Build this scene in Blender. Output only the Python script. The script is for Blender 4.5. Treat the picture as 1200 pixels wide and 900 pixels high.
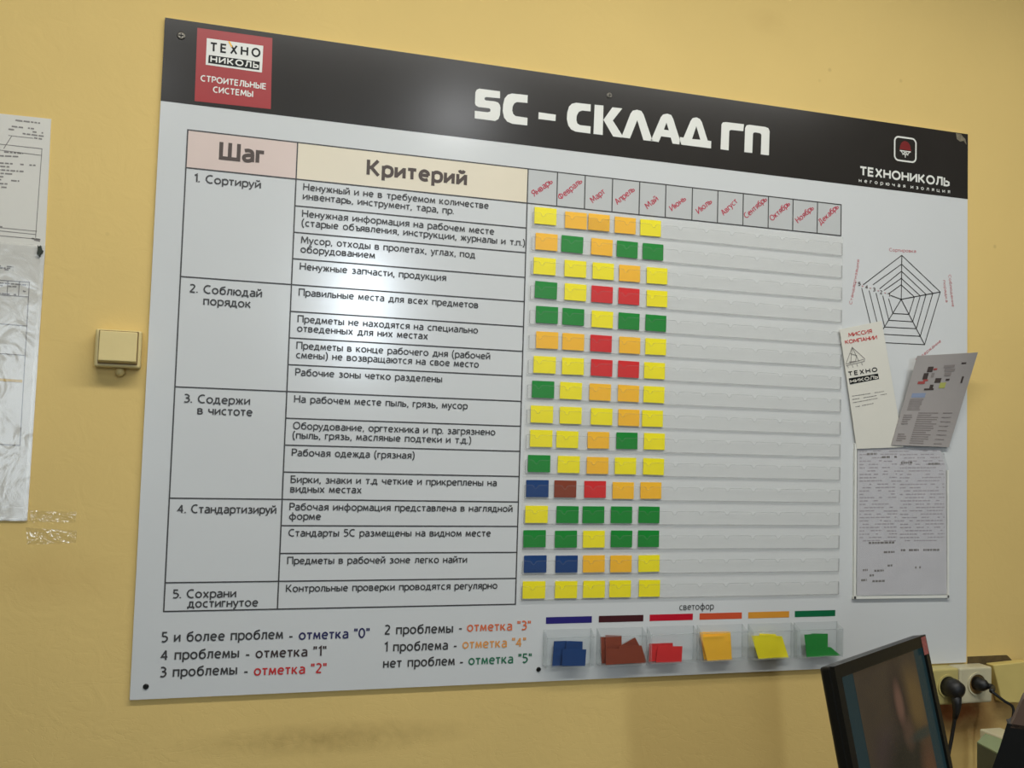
import bpy, bmesh, math, random
from mathutils import Vector, Matrix
from mathutils.geometry import tessellate_polygon
random.seed(7)
SC = bpy.context.scene
COL = SC.collection
for o in list(bpy.data.objects):
    bpy.data.objects.remove(o)

# ------------------------------------------------------------------ camera
F = 1139.24 / 1200 * 36.0
cam_d = bpy.data.cameras.new('camera')
cam_d.lens = F; cam_d.sensor_width = 36.0; cam_d.clip_start = 0.02
cam = bpy.data.objects.new('camera', cam_d); COL.objects.link(cam)
CAM = Vector((0.10505, -1.55436, 1.51815))
cam.location = CAM
cam.rotation_mode = 'XYZ'
cam.rotation_euler = (1.62883787, -0.02990639, -0.29451369)
SC.camera = cam
CR = cam.rotation_euler.to_matrix()

# ------------------------------------------------------------------ world, exposure, lamps
w = bpy.data.worlds.new('world'); SC.world = w; w.use_nodes = True
w.node_tree.nodes['Background'].inputs[0].default_value = (0.75, 0.85, 1.0, 1)
w.node_tree.nodes['Background'].inputs[1].default_value = 0.15
SC.view_settings.view_transform = 'Standard'; SC.view_settings.look = 'None'
SC.view_settings.gamma = 1.0; SC.view_settings.exposure = 0.14
SC.view_settings.use_curve_mapping = False
SC.cycles.transparent_max_bounces = 32      # light has to reach the cards through several clear sheets
CEIL = 2.95
# lamps of the office: x, y, length, width, power, colour; the first hangs on rods in front of the board
LAMPS = [(0.72, -0.92, 2.3, 0.16, 24.5, (1.0, 0.99, 0.94)),
         (1.03, -2.45, 0.20, 0.20, 5.0, (0.97, 0.985, 1.0)),
         (-0.35, -2.45, 0.40, 0.30, 2.5, (0.97, 0.985, 1.0))]
# daylight windows in the wall behind the photographer: x0, x1, z0, z1, power
WINS = [(-1.45, -0.65, 0.95, 2.25, 30.0), (0.85, 1.17, 2.02, 2.82, 48.0)]
RY0 = -5.0
for x0_, x1_, z0_, z1_, pw_ in WINS:
    wl = bpy.data.lights.new('daylight', 'AREA'); wl.shape = 'RECTANGLE'; wl.size = x1_ - x0_; wl.size_y = z1_ - z0_; wl.energy = pw_; wl.color = (0.80, 0.90, 1.0)
    wo = bpy.data.objects.new('daylight', wl); COL.objects.link(wo); wo.location = ((x0_ + x1_) / 2, RY0 - .25, (z0_ + z1_) / 2); wo.rotation_euler = (math.radians(90), 0, 0)

def lin(c):
    return tuple((v / 255 / 12.92) if v / 255 <= 0.04045 else ((v / 255 + 0.055) / 1.055) ** 2.4 for v in c)

# ------------------------------------------------------------------ materials
def material(name, rgb, rough=0.5, spec=0.5, var=0.06, scale=12.0, bump=0.0, bscale=200.0, metal=0.0, coat=0.0, dist=0.001):
    m = bpy.data.materials.new(name); m.use_nodes = True
    nt = m.node_tree; N = nt.nodes; L = nt.links
    b = N['Principled BSDF']
    c = lin(rgb)
    b.inputs['Roughness'].default_value = rough
    b.inputs['Metallic'].default_value = metal
    b.inputs['Specular IOR Level'].default_value = spec
    b.inputs['Coat Weight'].default_value = coat
    b.inputs['Coat Roughness'].default_value = 0.12
    tc = N.new('ShaderNodeTexCoord')
    no = N.new('ShaderNodeTexNoise'); no.inputs['Scale'].default_value = scale; no.inputs['Detail'].default_value = 3
    L.new(tc.outputs['Object'], no.inputs['Vector'])
    r = N.new('ShaderNodeValToRGB')
    r.color_ramp.elements[0].position = 0.3; r.color_ramp.elements[1].position = 0.7
    r.color_ramp.elements[0].color = tuple(v * (1 - var) for v in c) + (1,)
    r.color_ramp.elements[1].color = tuple(min(1, v * (1 + var)) for v in c) + (1,)
    L.new(no.outputs['Fac'], r.inputs['Fac']); L.new(r.outputs['Color'], b.inputs['Base Color'])
    if bump:
        n2 = N.new('ShaderNodeTexNoise'); n2.inputs['Scale'].default_value = bscale; n2.inputs['Detail'].default_value = 4
        L.new(tc.outputs['Object'], n2.inputs['Vector'])
        bp = N.new('ShaderNodeBump'); bp.inputs['Strength'].default_value = bump; bp.inputs['Distance'].default_value = dist
        L.new(n2.outputs['Fac'], bp.inputs['Height']); L.new(bp.outputs['Normal'], b.inputs['Normal'])
    return m

def clear_plastic(name, tint=(0.93, 0.94, 0.94), haze=0.08, rough=0.12, gloss=1.0, bump=0.0, bscale=60, hz=(225, 226, 225)):
    m = bpy.data.materials.new(name); m.use_nodes = True
    nt = m.node_tree; N = nt.nodes; L = nt.links; N.clear()
    out = N.new('ShaderNodeOutputMaterial')
    tr = N.new('ShaderNodeBsdfTransparent'); tr.inputs[0].default_value = tint + (1,)
    df = N.new('ShaderNodeBsdfDiffuse'); df.inputs[0].default_value = lin(hz) + (1,)
    gl = N.new('ShaderNodeBsdfGlossy'); gl.inputs['Roughness'].default_value = rough
    lw = N.new('ShaderNodeLayerWeight'); lw.inputs[0].default_value = 0.5
    pw = N.new('ShaderNodeMath'); pw.operation = 'POWER'; pw.inputs[1].default_value = 5.0
    fr = N.new('ShaderNodeMath'); fr.operation = 'MULTIPLY_ADD'; fr.inputs[1].default_value = 0.95; fr.inputs[2].default_value = 0.045
    ge = N.new('ShaderNodeNewGeometry')
    inv = N.new('ShaderNodeMath'); inv.operation = 'SUBTRACT'; inv.inputs[0].default_value = 1.0
    mu = N.new('ShaderNodeMath'); mu.operation = 'MULTIPLY'; mu.inputs[1].default_value = gloss
    mb_ = N.new('ShaderNodeMath'); mb_.operation = 'MULTIPLY'; mb_.use_clamp = True
    mh = N.new('ShaderNodeMath'); mh.operation = 'MULTIPLY'; mh.inputs[1].default_value = haze
    L.new(lw.outputs['Facing'], pw.inputs[0]); L.new(pw.outputs[0], fr.inputs[0])
    L.new(ge.outputs['Backfacing'], inv.inputs[1]); L.new(inv.outputs[0], mh.inputs[0])
    m1 = N.new('ShaderNodeMixShader'); L.new(mh.outputs[0], m1.inputs[0])
    m2 = N.new('ShaderNodeMixShader')
    L.new(tr.outputs[0], m1.inputs[1]); L.new(df.outputs[0], m1.inputs[2])
    L.new(fr.outputs[0], mu.inputs[0]); L.new(mu.outputs[0], mb_.inputs[0]); L.new(inv.outputs[0], mb_.inputs[1]); L.new(mb_.outputs[0], m2.inputs[0])
    L.new(m1.outputs[0], m2.inputs[1]); L.new(gl.outputs[0], m2.inputs[2])
    if bump:
        tc = N.new('ShaderNodeTexCoord'); n2 = N.new('ShaderNodeTexNoise'); n2.inputs['Scale'].default_value = bscale
        n2.inputs['Detail'].default_value = 2; n2.inputs['Distortion'].default_value = 1.0
        L.new(tc.outputs['Object'], n2.inputs['Vector'])
        bp = N.new('ShaderNodeBump'); bp.inputs['Strength'].default_value = bump; bp.inputs['Distance'].default_value = 0.004
        L.new(n2.outputs['Fac'], bp.inputs['Height'])
        L.new(bp.outputs['Normal'], gl.inputs['Normal']); L.new(bp.outputs['Normal'], lw.inputs['Normal'])
    L.new(m2.outputs[0], out.inputs[0])
    return m

def wall_material():
    m = material('ochre_wall_paint', (224, 194, 122), rough=0.72, spec=0.25, var=0.035, scale=3.0)
    nt = m.node_tree; N = nt.nodes; L = nt.links; b = N['Principled BSDF']
    tc = N.new('ShaderNodeTexCoord')
    src = b.inputs['Base Color'].links[0].from_socket
    def blob(cx, cz, rx, rz, col, amt, src, nscale=14.0):
        mp = N.new('ShaderNodeMapping'); mp.vector_type = 'POINT'
        mp.inputs['Location'].default_value = (-cx / rx, 0, -cz / rz)
        mp.inputs['Scale'].default_value = (1 / rx, 0, 1 / rz)
        no = N.new('ShaderNodeTexNoise'); no.inputs['Scale'].default_value = nscale; no.inputs['Detail'].default_value = 5
        L.new(tc.outputs['Object'], no.inputs['Vector'])
        ad = N.new('ShaderNodeMix'); ad.data_type = 'VECTOR'; ad.inputs['Factor'].default_value = 0.0
        g = N.new('ShaderNodeTexGradient'); g.gradient_type = 'SPHERICAL'
        L.new(tc.outputs['Object'], mp.inputs['Vector']); L.new(mp.outputs[0], g.inputs['Vector'])
        mu = N.new('ShaderNodeMath'); mu.operation = 'MULTIPLY'; L.new(g.outputs['Fac'], mu.inputs[0]); L.new(no.outputs['Fac'], mu.inputs[1])
        m2 = N.new('ShaderNodeMath'); m2.operation = 'MULTIPLY'; m2.use_clamp = True; m2.inputs[1].default_value = amt
        L.new(mu.outputs[0], m2.inputs[0])
        mx = N.new('ShaderNodeMix'); mx.data_type = 'RGBA'; mx.inputs['B'].default_value = lin(col) + (1,)
        L.new(m2.outputs[0], mx.inputs['Factor']); L.new(src, mx.inputs['A'])
        return mx.outputs['Result']
    # grime: brown smear below the sockets, dull scuffs under the board (strengthened to paint in shade), a few small marks
    src = blob(1.50, 1.03, 0.20, 0.085, (120, 70, 30), 2.2, src, 9)
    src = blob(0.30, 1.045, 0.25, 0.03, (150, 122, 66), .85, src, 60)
    src = blob(-0.12, 1.30, 0.12, 0.05, (200, 165, 100), .6, src, 30)
    src = blob(1.05, 2.31, 0.05, 0.03, (190, 155, 92), 0.4, src, 40)
    # sparse specks
    vo = N.new('ShaderNodeTexVoronoi'); vo.inputs['Scale'].default_value = 9.0
    L.new(tc.outputs['Object'], vo.inputs['Vector'])
    rp = N.new('ShaderNodeValToRGB'); rp.color_ramp.elements[0].position = 0.02; rp.color_ramp.elements[1].position = 0.05
    rp.color_ramp.elements[0].color = (0.35,) * 3 + (1,); rp.color_ramp.elements[1].color = (0, 0, 0, 1)
    L.new(vo.outputs['Distance'], rp.inputs['Fac'])
    mx = N.new('ShaderNodeMix'); mx.data_type = 'RGBA'; mx.inputs['B'].default_value = lin((165, 135, 80)) + (1,)
    L.new(rp.outputs[0], mx.inputs['Factor']); L.new(src, mx.inputs['A'])
    L.new(mx.outputs['Result'], b.inputs['Base Color'])
    # relief: fine grain, and long hairline wrinkles in the paint
    n1 = N.new('ShaderNodeTexNoise'); n1.inputs['Scale'].default_value = 420; n1.inputs['Detail'].default_value = 3
    L.new(tc.outputs['Object'], n1.inputs['Vector'])
    n2 = N.new('ShaderNodeTexNoise'); n2.inputs['Scale'].default_value = 26; n2.inputs['Detail'].default_value = 5; n2.inputs['Distortion'].default_value = 1.5
    L.new(tc.outputs['Object'], n2.inputs['Vector'])
    mp = N.new('ShaderNodeMapping'); mp.inputs['Scale'].default_value = (1.0, 1.0, 3.4); mp.inputs['Rotation'].default_value = (0, 0.25, 0)
    L.new(tc.outputs['Object'], mp.inputs['Vector'])
    n3 = N.new('ShaderNodeTexNoise'); n3.inputs['Scale'].default_value = 7; n3.inputs['Detail'].default_value = 4; n3.inputs['Distortion'].default_value = 2.2
    L.new(mp.outputs[0], n3.inputs['Vector'])
    r3 = N.new('ShaderNodeValToRGB'); e = r3.color_ramp.elements
    e[0].position = 0.485; e[0].color = (1, 1, 1, 1); e[1].position = 0.5; e[1].color = (0, 0, 0, 1)
    e2 = r3.color_ramp.elements.new(0.515); e2.color = (1, 1, 1, 1)
    L.new(n3.outputs['Fac'], r3.inputs['Fac'])
    # wrinkles belong to the lower part of the wall, where the old paper has lifted
    sp = N.new('ShaderNodeSeparateXYZ'); L.new(tc.outputs['Object'], sp.inputs[0])
    mr = N.new('ShaderNodeMapRange'); mr.inputs['From Min'].default_value = 1.0; mr.inputs['From Max'].default_value = 1.4
    mr.inputs['To Min'].default_value = 0.22; mr.inputs['To Max'].default_value = 0.0
    L.new(sp.outputs['Z'], mr.inputs['Value'])
    b1 = N.new('ShaderNodeBump'); b1.inputs['Strength'].default_value = 0.12; b1.inputs['Distance'].default_value = 0.0006
    L.new(n1.outputs['Fac'], b1.inputs['Height'])
    b2 = N.new('ShaderNodeBump'); b2.inputs['Strength'].default_value = 0.2; b2.inputs['Distance'].default_value = 0.003
    L.new(n2.outputs['Fac'], b2.inputs['Height']); L.new(b1.outputs[0], b2.inputs['Normal'])
    b3 = N.new('ShaderNodeBump'); b3.inputs['Distance'].default_value = 0.0006
    L.new(mr.outputs[0], b3.inputs['Strength']); L.new(r3.outputs[0], b3.inputs['Height']); L.new(b2.outputs[0], b3.inputs['Normal'])
    L.new(b3.outputs[0], b.inputs['Normal'])
    return m

M = dict(
    wall=wall_material(),
    white_wall=material('plain_wall_paint', (140, 138, 130), 0.8),
    ceiling=material('ceiling_paint', (225, 222, 214), 0.9),
    floor=material('floor_lino', (66, 62, 56), 0.5, var=0.2, scale=5),
    board=material('board_plastic', (211, 213, 212), 0.16, spec=0.5, var=0.012, scale=4, bump=0.05, bscale=300, dist=0.0004),
    dark=material('dark_print', (46, 43, 40), 0.2, var=0.04),
    edge=material('board_edge', (150, 146, 132), 0.6),
    ink=material('black_ink', (60, 58, 56), 0.45, var=0.03),
    headink=material('heading_ink', (68, 52, 42), 0.45, var=0.03),
    white=material('white_print', (226, 226, 218), 0.35, var=0.02),
    red_tile=material('red_print', (160, 22, 24), 0.35, var=0.04),
    black_tile=material('black_print', (26, 28, 26), 0.5, spec=.2),
    pink=material('pink_cell', (217, 197, 187), 0.3, var=0.02),
    cream=material('cream_cell', (225, 214, 190), 0.3, var=0.02),
    greycell=material('grey_cell', (192, 194, 192), 0.3, var=0.02),
    red_ink=material('crimson_ink', (186, 40, 66), 0.45),
    faint_red=material('faint_red_ink', (190, 120, 122), 0.45),
    faint_grey=material('faint_grey_ink', (135, 130, 125), 0.5),
    mark0=material('navy_ink', (38, 36, 84), 0.45), mark1=material('umber_ink', (62, 48, 46), 0.45),
    mark2=material('red_mark_ink', (196, 44, 44), 0.45), mark3=material('vermilion_ink', (214, 108, 66), 0.45),
    mark4=material('amber_ink', (218, 150, 78), 0.45), mark5=material('green_ink', (44, 110, 78), 0.45),
    bar0=material('navy_bar', (44, 38, 112), 0.3), bar1=material('maroon_bar', (70, 30, 34), 0.3),
    bar2=material('crimson_bar', (190, 22, 44), 0.3), bar3=material('brick_bar', (206, 84, 50), 0.3),
    bar4=material('amber_bar', (216, 148, 52), 0.3), bar5=material('green_bar', (14, 104, 64), 0.3),
    Y=material('yellow_card', (248, 232, 28), 0.4, var=0.03, scale=40), O=material('orange_card', (252, 190, 46), 0.4, var=0.03, scale=40),
    G=material('green_card', (14, 134, 44), 0.4, var=0.04, scale=40), R=material('red_card', (214, 40, 40), 0.4, var=0.04, scale=40),
    B=material('blue_card', (16, 60, 116), 0.4, var=0.05, scale=40), N=material('brown_card', (136, 58, 32), 0.4, var=0.05, scale=40),
    pocket=clear_plastic('pocket_plastic', (0.994, 0.994, 0.993), haze=0.02, gloss=.45, rough=0.18, hz=(214, 214, 210)),
    rail=clear_plastic('pocket_rail_plastic', (0.92, 0.92, 0.92), haze=0.2, rough=0.2, hz=(170, 170, 168)),
    backing=clear_plastic('pocket_backing_plastic', (0.992, 0.99, 0.984), haze=0.12, rough=0.2, gloss=0.6, hz=(236, 235, 228)),
    tray=clear_plastic('tray_plastic', (0.985, 0.99, 0.99), haze=0.02, rough=0.08, hz=(220, 224, 224)),
    trayedge=clear_plastic('tray_edge_plastic', (0.94, 0.95, 0.95), haze=0.2, rough=0.1, hz=(222, 226, 226)),
    sleeve=clear_plastic('sleeve_plastic', (0.98, 0.98, 0.98), haze=0.06, rough=0.16, gloss=1.0, bump=0.4, bscale=22, hz=(225, 225, 225)),
    tape=clear_plastic('tape_plastic', (0.97, 0.96, 0.92), haze=0.04, rough=0.12, gloss=2.5, bump=1.0, bscale=60, hz=(230, 222, 190)),
    paper=material('white_paper', (218, 215, 205), 0.7, var=0.02), paper2=material('printed_paper', (205, 203, 205), 0.6, var=0.03, scale=30),
    leaflet=material('ivory_leaflet', (218, 215, 203), 0.5, var=0.02), grey_leaflet=material('grey_leaflet', (166, 160, 156), 0.45, var=0.03),
    switch=material('cream_switch_plastic', (214, 194, 132), 0.4, var=0.03, scale=20, bump=0.1), switch_gap=material('switch_gap', (120, 92, 48), 0.7),
    socket=material('ivory_socket_plastic', (186, 172, 108), 0.45, var=0.08, scale=25), socket_w=material('pale_socket_plastic', (194, 186, 154), 0.4, var=0.05, scale=25),
    black=material('black_plastic', (12, 12, 10), 0.35, var=0.1), rubber=material('black_rubber', (18, 18, 18), 0.5),
    bezel=material('black_bezel', (14, 14, 12), 0.35, var=0.1),
    brown=material('dull_brown_plastic', (92, 72, 58), 0.6, var=0.1),
    slot=material('dark_slot', (92, 74, 40), 0.8, var=0.3, scale=60), plate=material('yellowish_plate', (206, 186, 112), 0.5),
    boxgrey=material('shaded_box_top', (116, 130, 96), 0.5), boxside=material('shaded_box_side', (66, 72, 58), 0.5),  # shade put into the box colours, the side darker than the top
    desk=material('desk_laminate', (78, 62, 46), 0.4, var=0.15, scale=6), metal=material('screw_metal', (110, 106, 98), 0.3, metal=0.8),
    lamp_body=material('lamp_body', (235, 235, 230), 0.4), sticker=material('red_sticker', (150, 84, 80), 0.5, var=0.3, scale=300),
    i_dark=material('leaflet_dark_ink', (70, 60, 56), 0.5), i_red=material('leaflet_red_ink', (170, 80, 76), 0.5),
    i_blue=material('leaflet_blue_ink', (140, 152, 176), 0.5), i_lime=material('leaflet_green_ink', (176, 178, 96), 0.5),
    i_grey=material('leaflet_grey_ink', (140, 132, 128), 0.5), pale_ink=material('pale_ink', (176, 170, 172), 0.5),
    gold=material('ochre_ink', (196, 160, 60), 0.5), putty=material('dark_green_putty', (40, 46, 34), 0.6),
    chip=material('chipped_edge', (120, 112, 92), 0.7, var=0.3, scale=200),
)

# ------------------------------------------------------------------ geometry helpers
W0 = 1.5; TOP = 2.15
def X(u): return u * W0
def Z(wv): return TOP + wv * W0
def ray(px, py):
    return CR @ Vector(((px - 600) / 1139.24, -(py - 450) / 1139.24, -1.0))
def at(px, py, Y=0.0):
    d = ray(px, py); return CAM + d * ((Y - CAM.y) / d.y)
def deep(px, py, k):
    return CAM + ray(px, py) * k
def b2(px, py, Y=0.0):
    p = at(px, py, Y); return (p.x, p.z)

def mk(name, verts, faces, mat, parent=None, smooth=False, bevel=0.0):
    off = Vector(parent_loc(parent)) if parent else Vector((0, 0, 0))
    me = bpy.data.meshes.new(name)
    me.from_pydata([tuple(Vector(v) - off) for v in verts], [], faces)
    me.validate(); me.update()
    if mat: me.materials.append(M[mat] if isinstance(mat, str) else mat)
    if smooth:
        for p in me.polygons: p.use_smooth = True
    o = bpy.data.objects.new(name, me); COL.objects.link(o)
    if parent: o.parent = parent
    if bevel:
        md = o.modifiers.new('bevel', 'BEVEL'); md.width = bevel; md.segments = 3; md.limit_method = 'ANGLE'
    return o
def parent_loc(p):
    l = Vector(p.location)
    while p.parent: p = p.parent; l += Vector(p.location)
    return l
def tag(o, label=None, cat=None, group=None, kind=None):
    if label: o['label'] = label
    if cat: o['category'] = cat
    if group: o['group'] = group
    if kind: o['kind'] = kind
    return o
def thing(name, loc, label, cat, group=None):
    e = bpy.data.objects.new(name, None); COL.objects.link(e); e.location = loc; e.empty_display_size = 0.02
    return tag(e, label, cat, group)

class MB:
    def __init__(s): s.v = []; s.f = []
    def add(s, vs, fs):
        n = len(s.v); s.v += [tuple(v) for v in vs]; s.f += [tuple(i + n for i in f) for f in fs]
    def box(s, x0, x1, y0, y1, z0, z1):
        s.add([(x0, y0, z0), (x1, y0, z0), (x1, y1, z0), (x0, y1, z0), (x0, y0, z1), (x1, y0, z1), (x1, y1, z1), (x0, y1, z1)],
              [(0, 3, 2, 1), (4, 5, 6, 7), (0, 1, 5, 4), (1, 2, 6, 5), (2, 3, 7, 6), (3, 0, 4, 7)])
    def prism(s, pts, y0, y1, holes=()):
        """polygon given in (x,z), extruded from y0 (front) to y1 (back)"""
        loops = [list(pts)] + [list(h) for h in holes]
        tri = tessellate_polygon([[Vector((p[0], p[1], 0)) for p in l] for l in loops])
        flat = [p for l in loops for p in l]; n = len(flat)
        fs = []
        for t in tri:
            a, b, c = (flat[i] for i in t)
            cr = (b[0] - a[0]) * (c[1] - a[1]) - (b[1] - a[1]) * (c[0] - a[0])
            t = tuple(t) if cr > 0 else tuple(reversed(t))
            fs.append(t)                                   # front, facing -y
            if y1 is not None: fs.append(tuple(i + n for i in reversed(t)))
        vs = [(p[0], y0, p[1]) for p in flat]
        if y1 is not None:
            vs += [(p[0], y1, p[1]) for p in flat]
            k = 0
            for l in loops:
                for i in range(len(l)):
                    j = (i + 1) % len(l); fs.append((k + i, k + j, k + j + n, k + i + n))
                k += len(l)
        s.add(vs, fs)
    def quad3(s, ps, nrm, th):
        """four 3D corners given a thickness along -nrm"""
        nrm = Vector(nrm).normalized() * th
        a = [Vector(p) for p in ps]; b = [p - nrm for p in a]
        s.add(a + b, [(0, 1, 2, 3), (7, 6, 5, 4), (0, 4, 5, 1), (1, 5, 6, 2), (2, 6, 7, 3), (3, 7, 4, 0)])
    def ribbon(s, pts, hw, Y, closed=False):
        P = [Vector(p) for p in pts]
        Q = [P[0]]
        for p in P[1:]:
            if (p - Q[-1]).length > 1e-7: Q.append(p)
        P = Q
        if closed and (P[0] - P[-1]).length < 1e-7: P.pop()
        n = len(P)
        if n < 2: return
        L_, R_ = [], []
        for i in range(n):
            if closed: d0 = (P[i] - P[i - 1]).normalized(); d1 = (P[(i + 1) % n] - P[i]).normalized()
            else:
                d0 = (P[i] - P[i - 1]).normalized() if i else (P[1] - P[0]).normalized()
                d1 = (P[i + 1] - P[i]).normalized() if i < n - 1 else d0
            n0 = Vector((-d0.y, d0.x)); n1 = Vector((-d1.y, d1.x)); m = n0 + n1
            m = n0 if m.length < 1e-3 else m.normalized()
            k = min(1 / max(m.dot(n0), 0.3), 2.2)
            L_.append(P[i] + m * hw * k); R_.append(P[i] - m * hw * k)
        vs = [(p.x, Y, p.y) for p in L_] + [(p.x, Y, p.y) for p in R_]
        fs = []
        for i in range(n if closed else n - 1):
            j = (i + 1) % n; fs.append((i, i + n, j + n, j))
        s.add(vs, fs)
    def tube(s, path, r, seg=10, caps=True):
        P = [Vector(p) for p in path]; n = len(P); rings = []
        rr = r if isinstance(r, (list, tuple)) else [r] * n
        up = None
        for i in range(n):
            d = (P[min(i + 1, n - 1)] - P[max(i - 1, 0)]).normalized()
            a = Vector((0, 0, 1)) if abs(d.z) < 0.9 else Vector((1, 0, 0))
            if up is None: up = a.cross(d).normalized()
            up = (up - d * up.dot(d)).normalized(); v = d.cross(up)
            rings.append([P[i] + (up * math.cos(t) + v * math.sin(t)) * rr[i] for t in [2 * math.pi * k / seg for k in range(seg)]])
        vs = [p for r_ in rings for p in r_]; fs = []
        for i in range(n - 1):
            for k in range(seg):
                fs.append((i * seg + k, i * seg + (k + 1) % seg, (i + 1) * seg + (k + 1) % seg, (i + 1) * seg + k))
        if caps: fs.append(tuple(reversed(range(seg)))); fs.append(tuple((n - 1) * seg + k for k in range(seg)))
        s.add(vs, fs)
    def build(s, name, mat, parent=None, **k): return mk(name, s.v, s.f, mat, parent, **k)

def smooth(pts, n=6, closed=False):
    P = [Vector(p) for p in pts]; out = []; m = len(P)
    rng = range(m if closed else m - 1)
    for i in rng:
        if closed: p0, p1, p2, p3 = P[i - 1], P[i], P[(i + 1) % m], P[(i + 2) % m]
        else: p0, p1, p2, p3 = P[max(i - 1, 0)], P[i], P[i + 1], P[min(i + 2, m - 1)]
        for k in range(n):
            t = k / n
            out.append(0.5 * ((2 * p1) + (p2 - p0) * t + (2 * p0 - 5 * p1 + 4 * p2 - p3) * t * t + (3 * p1 - p0 - 3 * p2 + p3) * t ** 3))
    if not closed: out.append(P[-1])
    return out

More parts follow.
